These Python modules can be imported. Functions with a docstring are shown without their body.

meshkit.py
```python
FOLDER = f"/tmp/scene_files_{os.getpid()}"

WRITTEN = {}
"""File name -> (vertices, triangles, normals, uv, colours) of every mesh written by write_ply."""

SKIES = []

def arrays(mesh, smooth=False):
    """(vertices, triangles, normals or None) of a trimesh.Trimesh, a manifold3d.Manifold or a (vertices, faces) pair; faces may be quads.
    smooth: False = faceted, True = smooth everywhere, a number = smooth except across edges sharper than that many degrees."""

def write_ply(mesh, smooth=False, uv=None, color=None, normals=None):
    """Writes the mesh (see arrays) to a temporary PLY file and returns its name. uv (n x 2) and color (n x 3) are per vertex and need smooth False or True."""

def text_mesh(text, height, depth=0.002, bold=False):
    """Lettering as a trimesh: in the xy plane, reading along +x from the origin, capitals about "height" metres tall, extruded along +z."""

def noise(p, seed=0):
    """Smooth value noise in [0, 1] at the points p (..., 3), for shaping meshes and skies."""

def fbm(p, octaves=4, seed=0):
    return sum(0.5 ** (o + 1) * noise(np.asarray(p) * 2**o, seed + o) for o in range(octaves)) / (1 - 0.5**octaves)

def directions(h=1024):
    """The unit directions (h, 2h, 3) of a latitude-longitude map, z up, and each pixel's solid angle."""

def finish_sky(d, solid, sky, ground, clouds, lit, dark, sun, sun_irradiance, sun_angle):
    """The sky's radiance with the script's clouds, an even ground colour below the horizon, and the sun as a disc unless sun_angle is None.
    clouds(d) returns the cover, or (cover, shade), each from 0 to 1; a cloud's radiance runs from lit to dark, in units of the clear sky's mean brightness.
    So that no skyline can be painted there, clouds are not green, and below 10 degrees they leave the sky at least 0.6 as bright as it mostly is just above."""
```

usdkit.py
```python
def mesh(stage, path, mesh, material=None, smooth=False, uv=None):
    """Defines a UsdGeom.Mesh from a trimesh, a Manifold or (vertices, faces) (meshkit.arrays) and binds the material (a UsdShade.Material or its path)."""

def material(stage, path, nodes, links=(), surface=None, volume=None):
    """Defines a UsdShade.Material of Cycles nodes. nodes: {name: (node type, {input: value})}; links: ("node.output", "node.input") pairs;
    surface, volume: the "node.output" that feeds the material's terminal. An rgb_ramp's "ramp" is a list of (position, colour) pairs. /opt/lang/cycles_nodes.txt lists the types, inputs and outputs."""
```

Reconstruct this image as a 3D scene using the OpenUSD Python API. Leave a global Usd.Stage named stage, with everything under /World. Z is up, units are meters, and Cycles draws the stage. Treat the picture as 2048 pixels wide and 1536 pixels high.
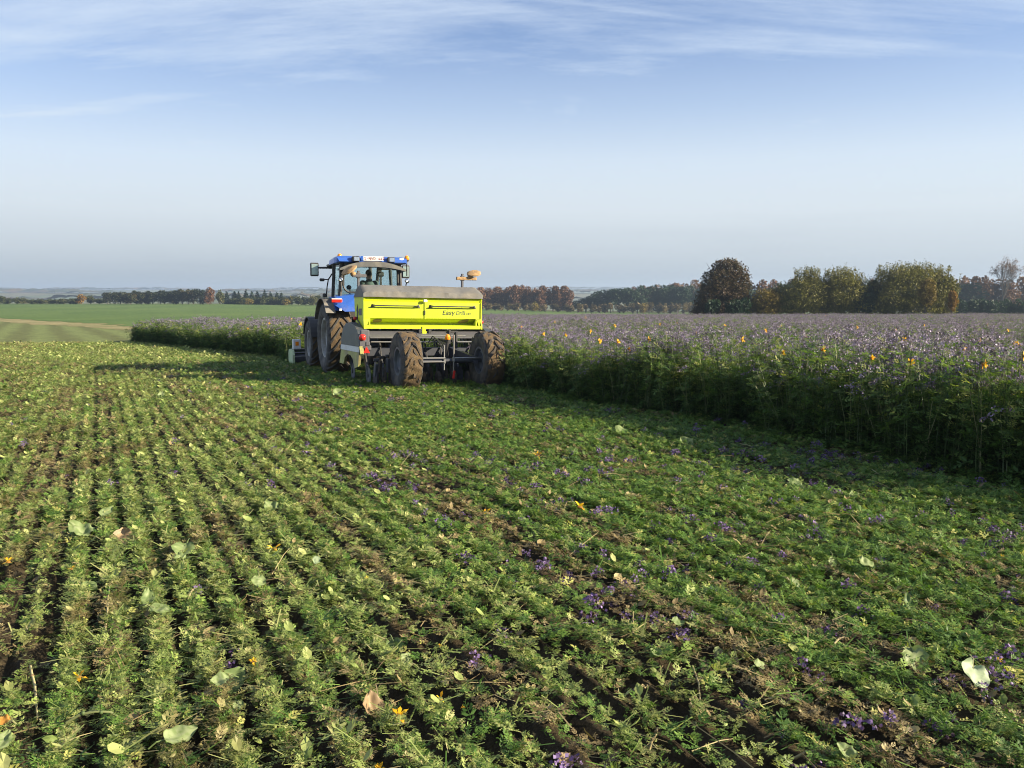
import math, numpy as np, trimesh, shapely, usdkit, meshkit
from shapely.geometry import Polygon, box as sbox
from pxr import Usd, UsdGeom, UsdLux, UsdShade, Gf, Sdf, Vt
from manifold3d import Manifold

stage = Usd.Stage.CreateInMemory()
UsdGeom.SetStageUpAxis(stage, UsdGeom.Tokens.z)
UsdGeom.SetStageMetersPerUnit(stage, 1.0)
UsdGeom.Xform.Define(stage, '/World')
UsdGeom.Scope.Define(stage, '/World/Looks')

# ------------------------------------------------------------------ camera, sky, sun, exposure
FPX = 1771.0
PITCH = math.atan((768 - 590) / FPX)
CAM = np.array([0, 0, 1.65])
cam = UsdGeom.Camera.Define(stage, '/World/camera')
cam.CreateHorizontalApertureAttr(36.0)
cam.CreateFocalLengthAttr(36.0 * FPX / 2048)
cam.CreateClippingRangeAttr((0.05, 20000.0))
cam.CreateExposureAttr(1.60)
cam.AddTranslateOp().Set(tuple(CAM))
cam.AddRotateXOp().Set(90 - math.degrees(PITCH))

SUN_EL = math.radians(22.5)
sh = np.array([6.8, -1.35]); sh /= np.linalg.norm(sh)
SUN = np.array([sh[0] * math.cos(SUN_EL), sh[1] * math.cos(SUN_EL), math.sin(SUN_EL)])
sun = UsdLux.DistantLight.Define(stage, '/World/sun')
sun.CreateIntensityAttr(1.25); sun.CreateNormalizeAttr(True); sun.CreateAngleAttr(0.5)
sun.CreateColorAttr(Gf.Vec3f(1.0, 0.88, 0.66))
q = Gf.Rotation(Gf.Vec3d(0, 0, 1), Gf.Vec3d(*map(float, SUN))).GetQuat()
sun.AddOrientOp().Set(Gf.Quatf(q.GetReal(), *map(float, q.GetImaginary())))

def mat(name, nodes, links=(), surface=None, volume=None):
    return usdkit.material(stage, '/World/Looks/' + name, nodes, links, surface, volume)

def sky_dir(px, py):
    u = (768 - py) / FPX; v = np.array([(px - 1024) / FPX, math.cos(PITCH) + u * math.sin(PITCH), -math.sin(PITCH) + u * math.cos(PITCH)]); return v / np.linalg.norm(v)
CONTRAIL = np.cross(sky_dir(1050, -8), sky_dir(1560, 62)); CONTRAIL /= np.linalg.norm(CONTRAIL)   # plane of the vapour trail
dome = UsdLux.DomeLight.Define(stage, '/World/sky')
sky_nodes = {
    's': ('sky_texture', dict(sky_type='single_scattering', sun_disc=False, sun_elevation=SUN_EL, sun_rotation=math.atan2(SUN[0], SUN[1]), air_density=1.0, aerosol_density=0.35, ozone_density=3.0)),
    'tint': ('mix', dict(mix_type='multiply', fac=1.0, color2=(0.92, 0.93, 1.08))),
    'g': ('texture_coordinate', {}), 'x': ('separate_xyz', {}),
    'zc': ('math', dict(math_type='maximum', value2=0.0)), 'zo': ('math', dict(math_type='add', value2=0.13)),
    'dx': ('math', dict(math_type='divide')), 'dy': ('math', dict(math_type='divide')),
    'c': ('combine_xyz', {}),
    'm1': ('mapping', dict(mapping_type='point', rotation=(0, 0, math.radians(-14)), scale=(0.34, 0.9, 1.0), location=(3.1, 1.7, 0))),
    'n1': ('noise_texture', dict(scale=1.15, detail=11.0, roughness=0.66, distortion=0.6)),
    'm2': ('mapping', dict(mapping_type='point', rotation=(0, 0, math.radians(24)), scale=(0.55, 1.9, 1.0), location=(0.4, 5.2, 0))),
    'n2': ('noise_texture', dict(scale=0.9, detail=12.0, roughness=0.7, distortion=0.4)),
    'r1': ('map_range', dict(range_type='smoothstep', from_min=0.34, from_max=0.66, to_min=0.0, to_max=0.62, clamp=True)),
    'r2': ('map_range', dict(range_type='smoothstep', from_min=0.42, from_max=0.66, to_min=0.0, to_max=0.32, clamp=True)),
    'sum': ('math', dict(math_type='add', use_clamp=True)),
    'low': ('map_range', dict(range_type='smoothstep', from_min=0.07, from_max=0.34, to_min=0.95, to_max=0.0, clamp=True)),
    'tot': ('math', dict(math_type='maximum')),
    'lowcol': ('rgb_ramp', dict(ramp=[(0.0, (3.0, 3.4, 3.75)), (0.02, (3.15, 3.55, 3.95)), (0.045, (3.95, 4.35, 4.7)), (0.09, (4.85, 5.3, 5.65)), (0.145, (5.15, 5.75, 6.25)), (0.20, (4.5, 5.3, 6.25)), (0.27, (4.4, 5.2, 6.3)), (1.0, (4.2, 4.9, 6.0))])),
    'bm': ('mapping', dict(mapping_type='point', scale=(2.2, 2.2, 26.0))), 'bn': ('noise_texture', dict(scale=1.0, detail=6.0, roughness=0.55)),
    'br': ('map_range', dict(range_type='smoothstep', from_min=0.50, from_max=0.72, to_min=0.0, to_max=0.16, clamp=True)), 'bz': ('map_range', dict(range_type='smoothstep', from_min=0.02, from_max=0.13, to_min=1.0, to_max=0.0, clamp=True)),
    'bk': ('math', dict(math_type='multiply')), 'bank': ('mix', dict(mix_type='mix', color2=(2.0, 2.35, 2.8))),
    'cd': ('vector_math', dict(math_type='dot_product', vector2=CONTRAIL)), 'ca': ('math', dict(math_type='absolute')), 'cr': ('map_range', dict(range_type='smoothstep', from_min=0.0, from_max=0.0045, to_min=0.30, to_max=0.0, clamp=True)),
    'cx': ('map_range', dict(range_type='smoothstep', from_min=0.16, from_max=0.29, to_min=1.0, to_max=0.0, clamp=True)), 'cm': ('math', dict(math_type='multiply')), 'cn': ('math', dict(math_type='multiply')), 'ct': ('math', dict(math_type='add', use_clamp=True)),
    'mixc': ('mix', dict(mix_type='mix')),
    'b': ('background_shader', dict(strength=0.0505)),
}
sky_links = [('s.color', 'tint.color1'), ('g.generated', 'x.vector'), ('x.z', 'zc.value1'), ('zc.value', 'zo.value1'), ('x.x', 'dx.value1'), ('zo.value', 'dx.value2'), ('x.y', 'dy.value1'), ('zo.value', 'dy.value2'),
             ('dx.value', 'c.x'), ('dy.value', 'c.y'), ('c.vector', 'm1.vector'), ('c.vector', 'm2.vector'), ('m1.vector', 'n1.vector'), ('m2.vector', 'n2.vector'), ('n1.fac', 'r1.value'), ('n2.fac', 'r2.value'),
             ('r1.result', 'sum.value1'), ('r2.result', 'sum.value2'), ('x.z', 'low.value'), ('sum.value', 'tot.value1'), ('low.result', 'tot.value2'), ('x.z', 'lowcol.fac'),
             ('g.generated', 'cd.vector1'), ('cd.value', 'ca.value1'), ('ca.value', 'cr.value'), ('x.x', 'cx.value'), ('cr.result', 'cm.value1'), ('cx.result', 'cm.value2'), ('cm.value', 'cn.value1'), ('n2.fac', 'cn.value2'), ('tot.value', 'ct.value1'), ('cn.value', 'ct.value2'), ('ct.value', 'mixc.fac'), ('tint.color', 'mixc.color1'), ('lowcol.color', 'bank.color1'), ('g.generated', 'bm.vector'), ('bm.vector', 'bn.vector'), ('bn.fac', 'br.value'), ('x.z', 'bz.value'), ('br.result', 'bk.value1'), ('bz.result', 'bk.value2'), ('bk.value', 'bank.fac'), ('bank.color', 'mixc.color2'), ('mixc.color', 'b.color')]
UsdShade.MaterialBindingAPI.Apply(dome.GetPrim()).Bind(mat('sky_look', sky_nodes, sky_links, surface='b.background'))

# ------------------------------------------------------------------ terrain and pixel helpers
def sm(t):
    t = np.clip(t, 0, 1); return t * t * (3 - 2 * t)

def ground(x, y):
    x = np.asarray(x, float); y = np.asarray(y, float)
    t = np.clip((y - 80) / 120, 0, 1)
    z = -.0183 * np.clip(y, 0, 80) - .0183 * 120 * (t - t * t / 2)
    return z - 4.2 * sm((x + 150) / 240) * sm((y - 110) / 290)

def ray(px, py):
    c, s = math.cos(PITCH), math.sin(PITCH)
    u = (768 - py) / FPX
    return np.array([(px - 1024) / FPX, c + u * s, -s + u * c])

def at(px, py, h=0.0):
    """the point seen at pixel (px, py) that stands h above the ground"""
    r = ray(px, py); lo, hi = .3, 1500.
    for _ in range(50):
        m = (lo + hi) / 2; p = CAM + r * m
        if p[2] > ground(p[0], p[1]) + h: lo = m
        else: hi = m
    return CAM + r * lo

def col(px, D):
    """x of the picture column px at depth D"""
    return (px - 1024) / FPX * D

def height_at(py, D):
    return 1.65 + (590 - py) / FPX * D

# ------------------------------------------------------------------ prim helpers
USED = {}
def numbered(path):
    n = USED.get(path, -1) + 1; USED[path] = n
    return path if n == 0 else f'{path}_{n:03d}'

def tag(p, label=None, cat=None, group=None, kind=None):
    p = p.GetPrim() if hasattr(p, 'GetPrim') else p
    for k, v in (('label', label), ('category', cat), ('group', group), ('kind', kind)):
        if v: p.SetCustomDataByKey(k, v)
    return p

def thing(name, label, cat, loc=(0, 0, 0), rz=0.0, group=None, roll=0.0, pitch=0.0, scale=None):
    x = UsdGeom.Xform.Define(stage, numbered('/World/' + name))
    x.AddTranslateOp().Set(tuple(map(float, loc)))
    if rz: x.AddRotateZOp().Set(rz)
    if pitch: x.AddRotateXOp().Set(pitch)
    if roll: x.AddRotateYOp().Set(roll)
    if scale is not None: x.AddScaleOp().Set(tuple(map(float, scale)))
    return tag(x, label, cat, group)

def obj(name, mesh, material, parent=None, smooth=False, rnd=None, label=None):
    base = str(parent.GetPath()) if parent is not None else '/World'
    if isinstance(mesh, MB): mesh = mesh.get()
    m = usdkit.mesh(stage, numbered(f'{base}/{name}'), mesh, material, smooth)
    if rnd is not None:
        UsdGeom.PrimvarsAPI(m).CreatePrimvar('rnd', Sdf.ValueTypeNames.FloatArray, 'vertex').Set(Vt.FloatArray.FromNumpy(np.asarray(rnd, np.float32)))
    if label: tag(m, label)
    return m.GetPrim()

def node(name, parent):
    return UsdGeom.Xform.Define(stage, numbered(f'{parent.GetPath()}/{name}')).GetPrim()

def copy_of(proto, name, label, cat, loc, rz=0.0, scale=(1, 1, 1), group=None):
    t = thing(name, label, cat, loc, rz, group, scale=scale)
    t.GetReferences().AddInternalReference(proto.GetPath()); t.SetInstanceable(True)
    return t

class MB:
    """collects pieces into one mesh"""
    def __init__(s): s.v, s.f, s.n = [], [], 0
    def add(s, v, f=None):
        if f is None:
            if hasattr(v, 'to_mesh'):
                m = v.to_mesh(); v, f = m.vert_properties[:, :3], m.tri_verts
            else: v, f = v.vertices, v.faces
        v = np.asarray(v, float); f = np.asarray(f, int)
        if f.shape[1] == 4: f = np.vstack([f[:, [0, 1, 2]], f[:, [0, 2, 3]]])
        s.v.append(v); s.f.append(f + s.n); s.n += len(v); return s
    def get(s): return np.vstack(s.v), np.vstack(s.f)
    def box(s, c, d, r=0.01, rot=None):
        """box of size d about c with chamfered edges"""
        d = np.asarray(d, float) / 2; r = min(r, d.min() * .6)
        pts = []
        for sx in (-1, 1):
            for sy in (-1, 1):
                for sz in (-1, 1):
                    for k in range(3):
                        e = d - r; e[k] = d[k]
                        pts.append(e * (sx, sy, sz))
        m = trimesh.convex.convex_hull(np.array(pts))
        v = np.array(m.vertices)
        if rot is not None: v = v @ np.asarray(rot).T
        return s.add(v + np.asarray(c, float), m.faces)
    def hull(s, pts):
        m = trimesh.convex.convex_hull(np.asarray(pts, float)); return s.add(m.vertices, m.faces)
    def tube(s, path, r, n=8, cap=True):
        path = np.asarray(path, float); k = len(path); r = np.broadcast_to(np.asarray(r, float), (k,))
        d = np.gradient(path, axis=0); d /= np.linalg.norm(d, axis=1, keepdims=True) + 1e-12
        ref = np.array([0, 0, 1.]) if abs(d[:, 2]).mean() < .9 else np.array([1., 0, 0])
        a = np.cross(d, ref); a /= np.linalg.norm(a, axis=1, keepdims=True) + 1e-12; b = np.cross(d, a)
        t = np.arange(n) / n * 2 * math.pi
        v = path[:, None] + r[:, None, None] * (np.cos(t)[None, :, None] * a[:, None] + np.sin(t)[None, :, None] * b[:, None])
        i = np.arange(k - 1)[:, None] * n; j = np.arange(n)[None]; j2 = (j + 1) % n
        f = np.stack([i + j, i + n + j, i + n + j2, i + j2], -1).reshape(-1, 4)
        f = np.vstack([f[:, [0, 2, 1]], f[:, [0, 3, 2]]])
        v = v.reshape(-1, 3)
        if cap:
            v = np.vstack([v, path[0], path[-1]]); c0, c1 = k * n, k * n + 1
            jj = np.arange(n); j3 = (jj + 1) % n
            f = np.vstack([f, np.stack([np.full(n, c0), j3, jj], 1)[:, [0, 2, 1]], np.stack([np.full(n, c1), (k - 1) * n + jj, (k - 1) * n + j3], 1)[:, [0, 2, 1]]])
        return s.add(v, f)
    def prism(s, poly, lo, hi, axis='x'):
        """poly in the two other axes (y,z for x; x,z for y; x,y for z)"""
        p = poly if hasattr(poly, 'exterior') else Polygon(poly)
        m = trimesh.creation.extrude_polygon(p.buffer(0), hi - lo, engine='earcut'); v = np.array(m.vertices); f = np.array(m.faces)
        if axis == 'x': v = np.stack([v[:, 2] + lo, v[:, 0], v[:, 1]], 1)
        elif axis == 'y': v = np.stack([v[:, 0], v[:, 2] + lo, v[:, 1]], 1); f = f[:, ::-1]
        else: v = v + (0, 0, lo)
        return s.add(v, f)
    def rev(s, prof, n=40, c=(0, 0, 0), axis='x'):
        """closed profile of (along, radius) turned about an axis through c"""
        prof = np.asarray(prof, float); k = len(prof); t = np.arange(n) / n * 2 * math.pi
        al = np.repeat(prof[None, :, 0], n, 0); ca = np.cos(t)[:, None] * prof[None, :, 1]; sa = np.sin(t)[:, None] * prof[None, :, 1]
        v = {'x': np.stack([al, ca, sa], -1), 'y': np.stack([sa, al, ca], -1), 'z': np.stack([ca, sa, al], -1)}[axis].reshape(-1, 3)
        i = np.arange(n)[:, None] * k; i2 = ((np.arange(n) + 1) % n)[:, None] * k; j = np.arange(k)[None]; j2 = (j + 1) % k
        f = np.stack([i + j, i + j2, i2 + j2, i2 + j], -1).reshape(-1, 4)
        return s.add(v + np.asarray(c, float), f)
    def ball(s, c, r, sub=2):
        m = trimesh.creation.icosphere(sub); return s.add(m.vertices * np.asarray(r, float) + np.asarray(c, float), m.faces)
    def cyl(s, a, b, r, n=16):
        return s.tube([a, b], r, n)

def rotx(a): c, s = math.cos(a), math.sin(a); return np.array([[1, 0, 0], [0, c, -s], [0, s, c]])
def roty(a): c, s = math.cos(a), math.sin(a); return np.array([[c, 0, s], [0, 1, 0], [-s, 0, c]])
def rotz(a): c, s = math.cos(a), math.sin(a); return np.array([[c, -s, 0], [s, c, 0], [0, 0, 1]])

# ------------------------------------------------------------------ materials
def plain(name, c, rough=0.5, metal=0.0, spec=0.5, dust=None, dust_amt=0.4, scale=3.0, bump=0.0):
    """base colour broken by a fine noise; dust: a second colour that settles in patches"""
    n = {'t': ('texture_coordinate', {}), 'n': ('noise_texture', dict(scale=scale, detail=8, roughness=.65)), 'n2': ('noise_texture', dict(scale=scale * 7, detail=4, roughness=.6)),
         'v': ('map_range', dict(from_min=.3, from_max=.7, to_min=.86, to_max=1.12, clamp=True)), 'mul': ('mix', dict(mix_type='multiply', fac=1.0, color1=c)),
         'p': ('principled_bsdf', dict(roughness=rough, metallic=metal, specular_ior_level=spec))}
    l = [('t.object', 'n.vector'), ('t.object', 'n2.vector'), ('n2.fac', 'v.value'), ('v.result', 'mul.color2')]
    out = 'mul.color'
    if dust is not None:
        n['dr'] = ('map_range', dict(range_type='smoothstep', from_min=.58 - .35 * dust_amt, from_max=.80 - .35 * dust_amt, to_min=0.04, to_max=min(1.0, dust_amt * 1.5), clamp=True))
        n['dm'] = ('mix', dict(mix_type='mix', color2=dust))
        l += [('n.fac', 'dr.value'), ('dr.result', 'dm.fac'), ('mul.color', 'dm.color1')]
        out = 'dm.color'
    l.append((out, 'p.base_color'))
    if bump:
        n['bp'] = ('bump', dict(strength=bump, distance=.02)); l += [('n2.fac', 'bp.height'), ('bp.normal', 'p.normal')]
    return mat(name, n, l, surface='p.BSDF')

DUST = (0.27, 0.21, 0.14)
M = {}
M['yellow'] = plain('lime_paint', (0.48, 0.55, 0.012), .38, dust=(0.40, 0.38, 0.07), dust_amt=.3, scale=2.6)
M['yellow'] = mat('worn_lime_paint', {'t': ('texture_coordinate', {}), 'n': ('noise_texture', dict(scale=26.0, detail=3, roughness=.6)), 'm': ('mapping', dict(mapping_type='point', scale=(7.0, 2.0, .7))), 'st': ('noise_texture', dict(scale=1.6, detail=7, roughness=.65)),
    'n3': ('noise_texture', dict(scale=1.9, detail=6, roughness=.6)), 'r': ('map_range', dict(range_type='smoothstep', from_min=.655, from_max=.70, to_min=0, to_max=.75, clamp=True)), 'rs': ('map_range', dict(range_type='smoothstep', from_min=.52, from_max=.78, to_min=0, to_max=.42, clamp=True)),
    'r3': ('map_range', dict(range_type='smoothstep', from_min=.45, from_max=.75, to_min=0, to_max=.30, clamp=True)), 'a': ('mix', dict(mix_type='mix', color1=(.46, .54, .012), color2=(.36, .36, .05))), 'b': ('mix', dict(mix_type='mix', color2=(.31, .31, .055))), 'c': ('mix', dict(mix_type='mix', color2=(.13, .12, .035))), 'p': ('principled_bsdf', dict(roughness=.42))},
    [('t.object', 'n.vector'), ('t.object', 'n3.vector'), ('t.object', 'm.vector'), ('m.vector', 'st.vector'), ('n.fac', 'r.value'), ('st.fac', 'rs.value'), ('n3.fac', 'r3.value'), ('r3.result', 'a.fac'), ('rs.result', 'b.fac'), ('a.color', 'b.color1'), ('r.result', 'c.fac'), ('b.color', 'c.color1'), ('c.color', 'p.base_color')], surface='p.BSDF')
M['blue'] = plain('blue_paint', (0.018, 0.085, 0.36), .32, dust=DUST, dust_amt=.18, scale=2.2)
M['dark'] = plain('black_plastic', (0.018, 0.018, 0.02), .55, dust=DUST, dust_amt=.15)
M['slate'] = plain('slate_paint', (0.034, 0.043, 0.055), .45, dust=DUST, dust_amt=.25)
M['greypanel'] = plain('dusty_grey_panel', (0.066, 0.064, 0.074), .55, dust=(.17, .15, .125), dust_amt=.25)
M['frame'] = plain('frame_steel', (0.026, 0.029, 0.04), .5, dust=(.10, .085, .07), dust_amt=.15)
M['steel'] = plain('bright_steel', (0.25, 0.25, 0.25), .4, metal=.7, dust=DUST, dust_amt=.3)
M['tarp'] = plain('dusty_tarp', (0.115, 0.112, 0.107), .75, dust=(0.165, 0.145, 0.115), dust_amt=.5, scale=2.0, bump=.25)
M['visor'] = plain('dusty_visor', (0.07, 0.07, 0.07), .65, dust=(0.15, 0.137, 0.11), dust_amt=.5)
M['flare'] = plain('dusty_fender', (0.06, 0.057, 0.055), .7, dust=(0.2, 0.18, 0.15), dust_amt=.6)
M['rubber'] = plain('tyre_rubber', (0.022, 0.021, 0.021), .8, dust=(0.10, 0.085, 0.065), dust_amt=.5, scale=5, bump=.3)
M['lug'] = plain('worn_lug_rubber', (0.028, 0.026, 0.025), .75, dust=(0.12, 0.085, 0.05), dust_amt=.25, scale=7, bump=.3)
M['mud'] = plain('dry_mud', (0.128, 0.084, 0.038), .95, dust=(0.085, 0.055, 0.028), dust_amt=.65, scale=9, bump=1.0)
M['mudlug'] = plain('muddy_lug', (0.10, 0.066, 0.032), .9, dust=(0.04, 0.034, 0.03), dust_amt=.75, scale=6, bump=1.0)
M['rim'] = plain('rim_paint', (0.32, 0.32, 0.31), .45, dust=(0.2, 0.17, 0.13), dust_amt=.45)
M['rimdark'] = plain('dark_rim_paint', (0.075, 0.085, 0.10), .5, dust=(0.12, 0.1, 0.08), dust_amt=.4)
M['white'] = plain('white_paint', (0.6, 0.6, 0.585), .45, dust=DUST, dust_amt=.2)
M['red'] = plain('red_plastic', (0.5, 0.02, 0.012), .3)
M['redlens'] = plain('red_lens', (0.55, 0.03, 0.02), .15)
M['amber'] = plain('amber_lens', (0.75, 0.23, 0.012), .15)
M['chrome'] = plain('lamp_reflector', (0.75, 0.76, 0.76), .12, metal=1.0)
M['clod'] = plain('tan_soil_crust', (0.40, 0.25, 0.12), .95, dust=(0.24, 0.15, 0.075), dust_amt=.5, scale=12, bump=.9)
M['mirror'] = plain('mirror_glass', (0.36, 0.46, 0.43), .22, metal=.6)
M['plate_text'] = plain('dark_red_ink', (0.16, 0.012, 0.012), .5)
M['print'] = plain('dark_print', (0.010, 0.013, 0.010), .6)
M['print2'] = plain('grey_print', (0.07, 0.085, 0.03), .6)
M['oval'] = plain('grey_brown_plate', (0.16, 0.12, 0.10), .6)
M['lightgreen'] = plain('pale_green_paint', (0.42, 0.52, 0.30), .5, dust=DUST, dust_amt=.3)
M['olive'] = plain('mud_splashed_yellow', (0.36, 0.35, 0.10), .5, dust=(0.2, 0.16, 0.09), dust_amt=.55, scale=3)
M['skin'] = plain('skin', (0.42, 0.25, 0.18), .5)
M['hair'] = plain('dark_hair', (0.025, 0.02, 0.017), .7)
M['jacket'] = plain('grey_green_jacket', (0.055, 0.075, 0.065), .8)
M['trousers'] = plain('dark_trousers', (0.03, 0.033, 0.045), .8)

def glass(name, tint, fac=None):
    return mat(name, {'lw': ('layer_weight', dict(blend=.5)), 'pw': ('math', dict(math_type='power', value2=4.0)), 'f': ('math', dict(math_type='multiply_add', value2=.35, value3=.02)), 't': ('transparent_bsdf', dict(color=tint)), 'g': ('glossy_bsdf', dict(color=(1, 1, 1), roughness=0.0)), 'm': ('mix_closure', {})},
               [('lw.facing', 'pw.value1'), ('pw.value', 'f.value1'), ('f.value', 'm.fac'), ('t.BSDF', 'm.closure1'), ('g.BSDF', 'm.closure2')], surface='m.closure')
M['glass'] = glass('cab_glass', (0.90, 0.96, 0.955))

def leaf_mat(name, ramp, trans=.35, rough=.55, spec=.3, obj_amt=.35, brown=None, tint=1.0):
    """ramp over a per-leaf random number and a per-plant one; brown: (colour, noise scale) withered patches in the world"""
    n = {'a': ('attribute', dict(attribute='rnd')), 'o': ('object_info', {}), 'os': ('math', dict(math_type='multiply_add', value2=obj_amt, value3=-obj_amt * .5)), 'su': ('math', dict(math_type='add', use_clamp=True)),
         'r': ('rgb_ramp', dict(ramp=ramp)), 'p': ('principled_bsdf', dict(roughness=rough, specular_ior_level=spec)), 'tr': ('translucent_bsdf', {}), 'm': ('mix_closure', dict(fac=trans)),
         'tc': ('mix', dict(mix_type='multiply', fac=1.0, color2=(1.15, 1.25, .6)))}
    l = [('o.random', 'os.value1'), ('a.fac', 'su.value1'), ('os.value', 'su.value2'), ('su.value', 'r.fac')]
    out = 'r.color'
    if brown is not None:
        bc, sc, lo, hi, amt = brown
        n.update({'g': ('geometry', {}), 'mp': ('mapping', dict(mapping_type='point', rotation=(0, 0, -math.radians(ROW)), scale=sc)), 'bn': ('noise_texture', dict(scale=1.0, detail=3, roughness=.6)),
                  'bm': ('map_range', dict(range_type='smoothstep', from_min=lo, from_max=hi, to_min=0, to_max=amt, clamp=True)), 'bx': ('mix', dict(mix_type='mix')), 'br': ('rgb_ramp', dict(ramp=bc))})
        l += [('g.position', 'mp.vector'), ('mp.vector', 'bn.vector'), ('bn.fac', 'bm.value'), ('a.fac', 'br.fac'), ('bm.result', 'bx.fac'), ('r.color', 'bx.color1'), ('br.color', 'bx.color2')]
        out = 'bx.color'
    l += [(out, 'p.base_color'), (out, 'tc.color1'), ('tc.color', 'tr.color'), ('p.BSDF', 'm.closure1'), ('tr.BSDF', 'm.closure2')]
    return mat(name, n, l, surface='m.closure')

ROW = 25.0   # heading of the seed rows and of the machines, degrees left of straight ahead
HEAD = math.radians(ROW)
UD = np.array([-math.sin(HEAD), math.cos(HEAD)]); VD = np.array([math.cos(HEAD), math.sin(HEAD)])
BROWN = [(0, (.06, .038, .02)), (.5, (.16, .105, .05)), (1, (.30, .22, .11))]
M['mulch'] = leaf_mat('mown_leaf', [(0, (.06, .088, .021)), (.3, (.165, .22, .056)), (.6, (.285, .335, .105)), (.85, (.39, .39, .155)), (1, (.48, .41, .20))], .3, brown=(BROWN, (2.4, .22, 1.0), .53, .68, .75))
M['withered'] = leaf_mat('withered_mulch', [(0, (.055, .040, .019)), (.4, (.14, .103, .046)), (.75, (.24, .185, .083)), (1, (.34, .28, .135))], .15)
M['freshmulch'] = leaf_mat('fresh_mown_leaf', [(0, (.026, .064, .012)), (.5, (.10, .19, .032)), (.85, (.21, .30, .062)), (1, (.36, .35, .10))], .3)
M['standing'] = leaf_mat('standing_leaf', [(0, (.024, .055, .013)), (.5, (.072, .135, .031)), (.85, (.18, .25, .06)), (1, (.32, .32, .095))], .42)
M['stem'] = leaf_mat('standing_stem', [(0, (.045, .07, .022)), (.7, (.10, .14, .045)), (1, (.24, .23, .11))], .1)
M['petal'] = leaf_mat('purple_petal', [(0, (.06, .05, .065)), (.35, (.14, .11, .17)), (.75, (.25, .20, .34)), (1, (.38, .33, .47))], .25, obj_amt=.3)
M['fallen_petal'] = leaf_mat('fallen_purple_petal', [(0, (.055, .03, .085)), (.6, (.14, .085, .23)), (1, (.28, .20, .40))], .25)
M['sunpetal'] = leaf_mat('yellow_petal', [(0, (.55, .26, .008)), (.6, (.78, .44, .010)), (1, (.85, .56, .03))], .35, obj_amt=.2)
M['bigleaf'] = leaf_mat('sunflower_leaf_look', [(0, (.05, .09, .025)), (.45, (.12, .17, .062)), (.8, (.18, .23, .09)), (1, (.25, .29, .145))], .22, obj_amt=0, spec=.2)
M['paleleaf'] = leaf_mat('pale_leaf_look', [(0, (.17, .23, .12)), (.6, (.29, .35, .21)), (1, (.38, .43, .30))], .2, obj_amt=0)
M['yellowleaf'] = leaf_mat('yellowing_leaf_look', [(0, (.25, .27, .05)), (1, (.40, .38, .08))], .25, obj_amt=0)
M['brownleaf'] = leaf_mat('withered_leaf_look', [(0, (.12, .075, .04)), (1, (.30, .21, .115))], .15, obj_amt=0)
M['straw'] = leaf_mat('dry_stalk', [(0, (.13, .085, .04)), (.6, (.26, .20, .10)), (1, (.42, .36, .18))], .05)
M['disc'] = plain('flower_disc', (0.22, 0.11, 0.02), .9)
def tree_mat(name, ramp, **k): return leaf_mat(name, ramp, .22, spec=.15, obj_amt=k.get('obj_amt', .4))
M['bark'] = plain('bark', (0.06, 0.05, 0.042), .9, scale=6, bump=.5)
M['pine'] = tree_mat('pine_needles', [(0, (.010, .022, .014)), (.5, (.022, .042, .024)), (1, (.045, .065, .034))])
M['plant_dark'] = tree_mat('dark_tree_leaves', [(0, (.012, .018, .010)), (.5, (.030, .040, .018)), (.85, (.065, .060, .024)), (1, (.10, .055, .022))], obj_amt=.5)
M['olive_leaf'] = tree_mat('olive_tree_leaves', [(0, (.022, .030, .011)), (.5, (.055, .066, .022)), (1, (.12, .105, .034))], obj_amt=.5)
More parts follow.
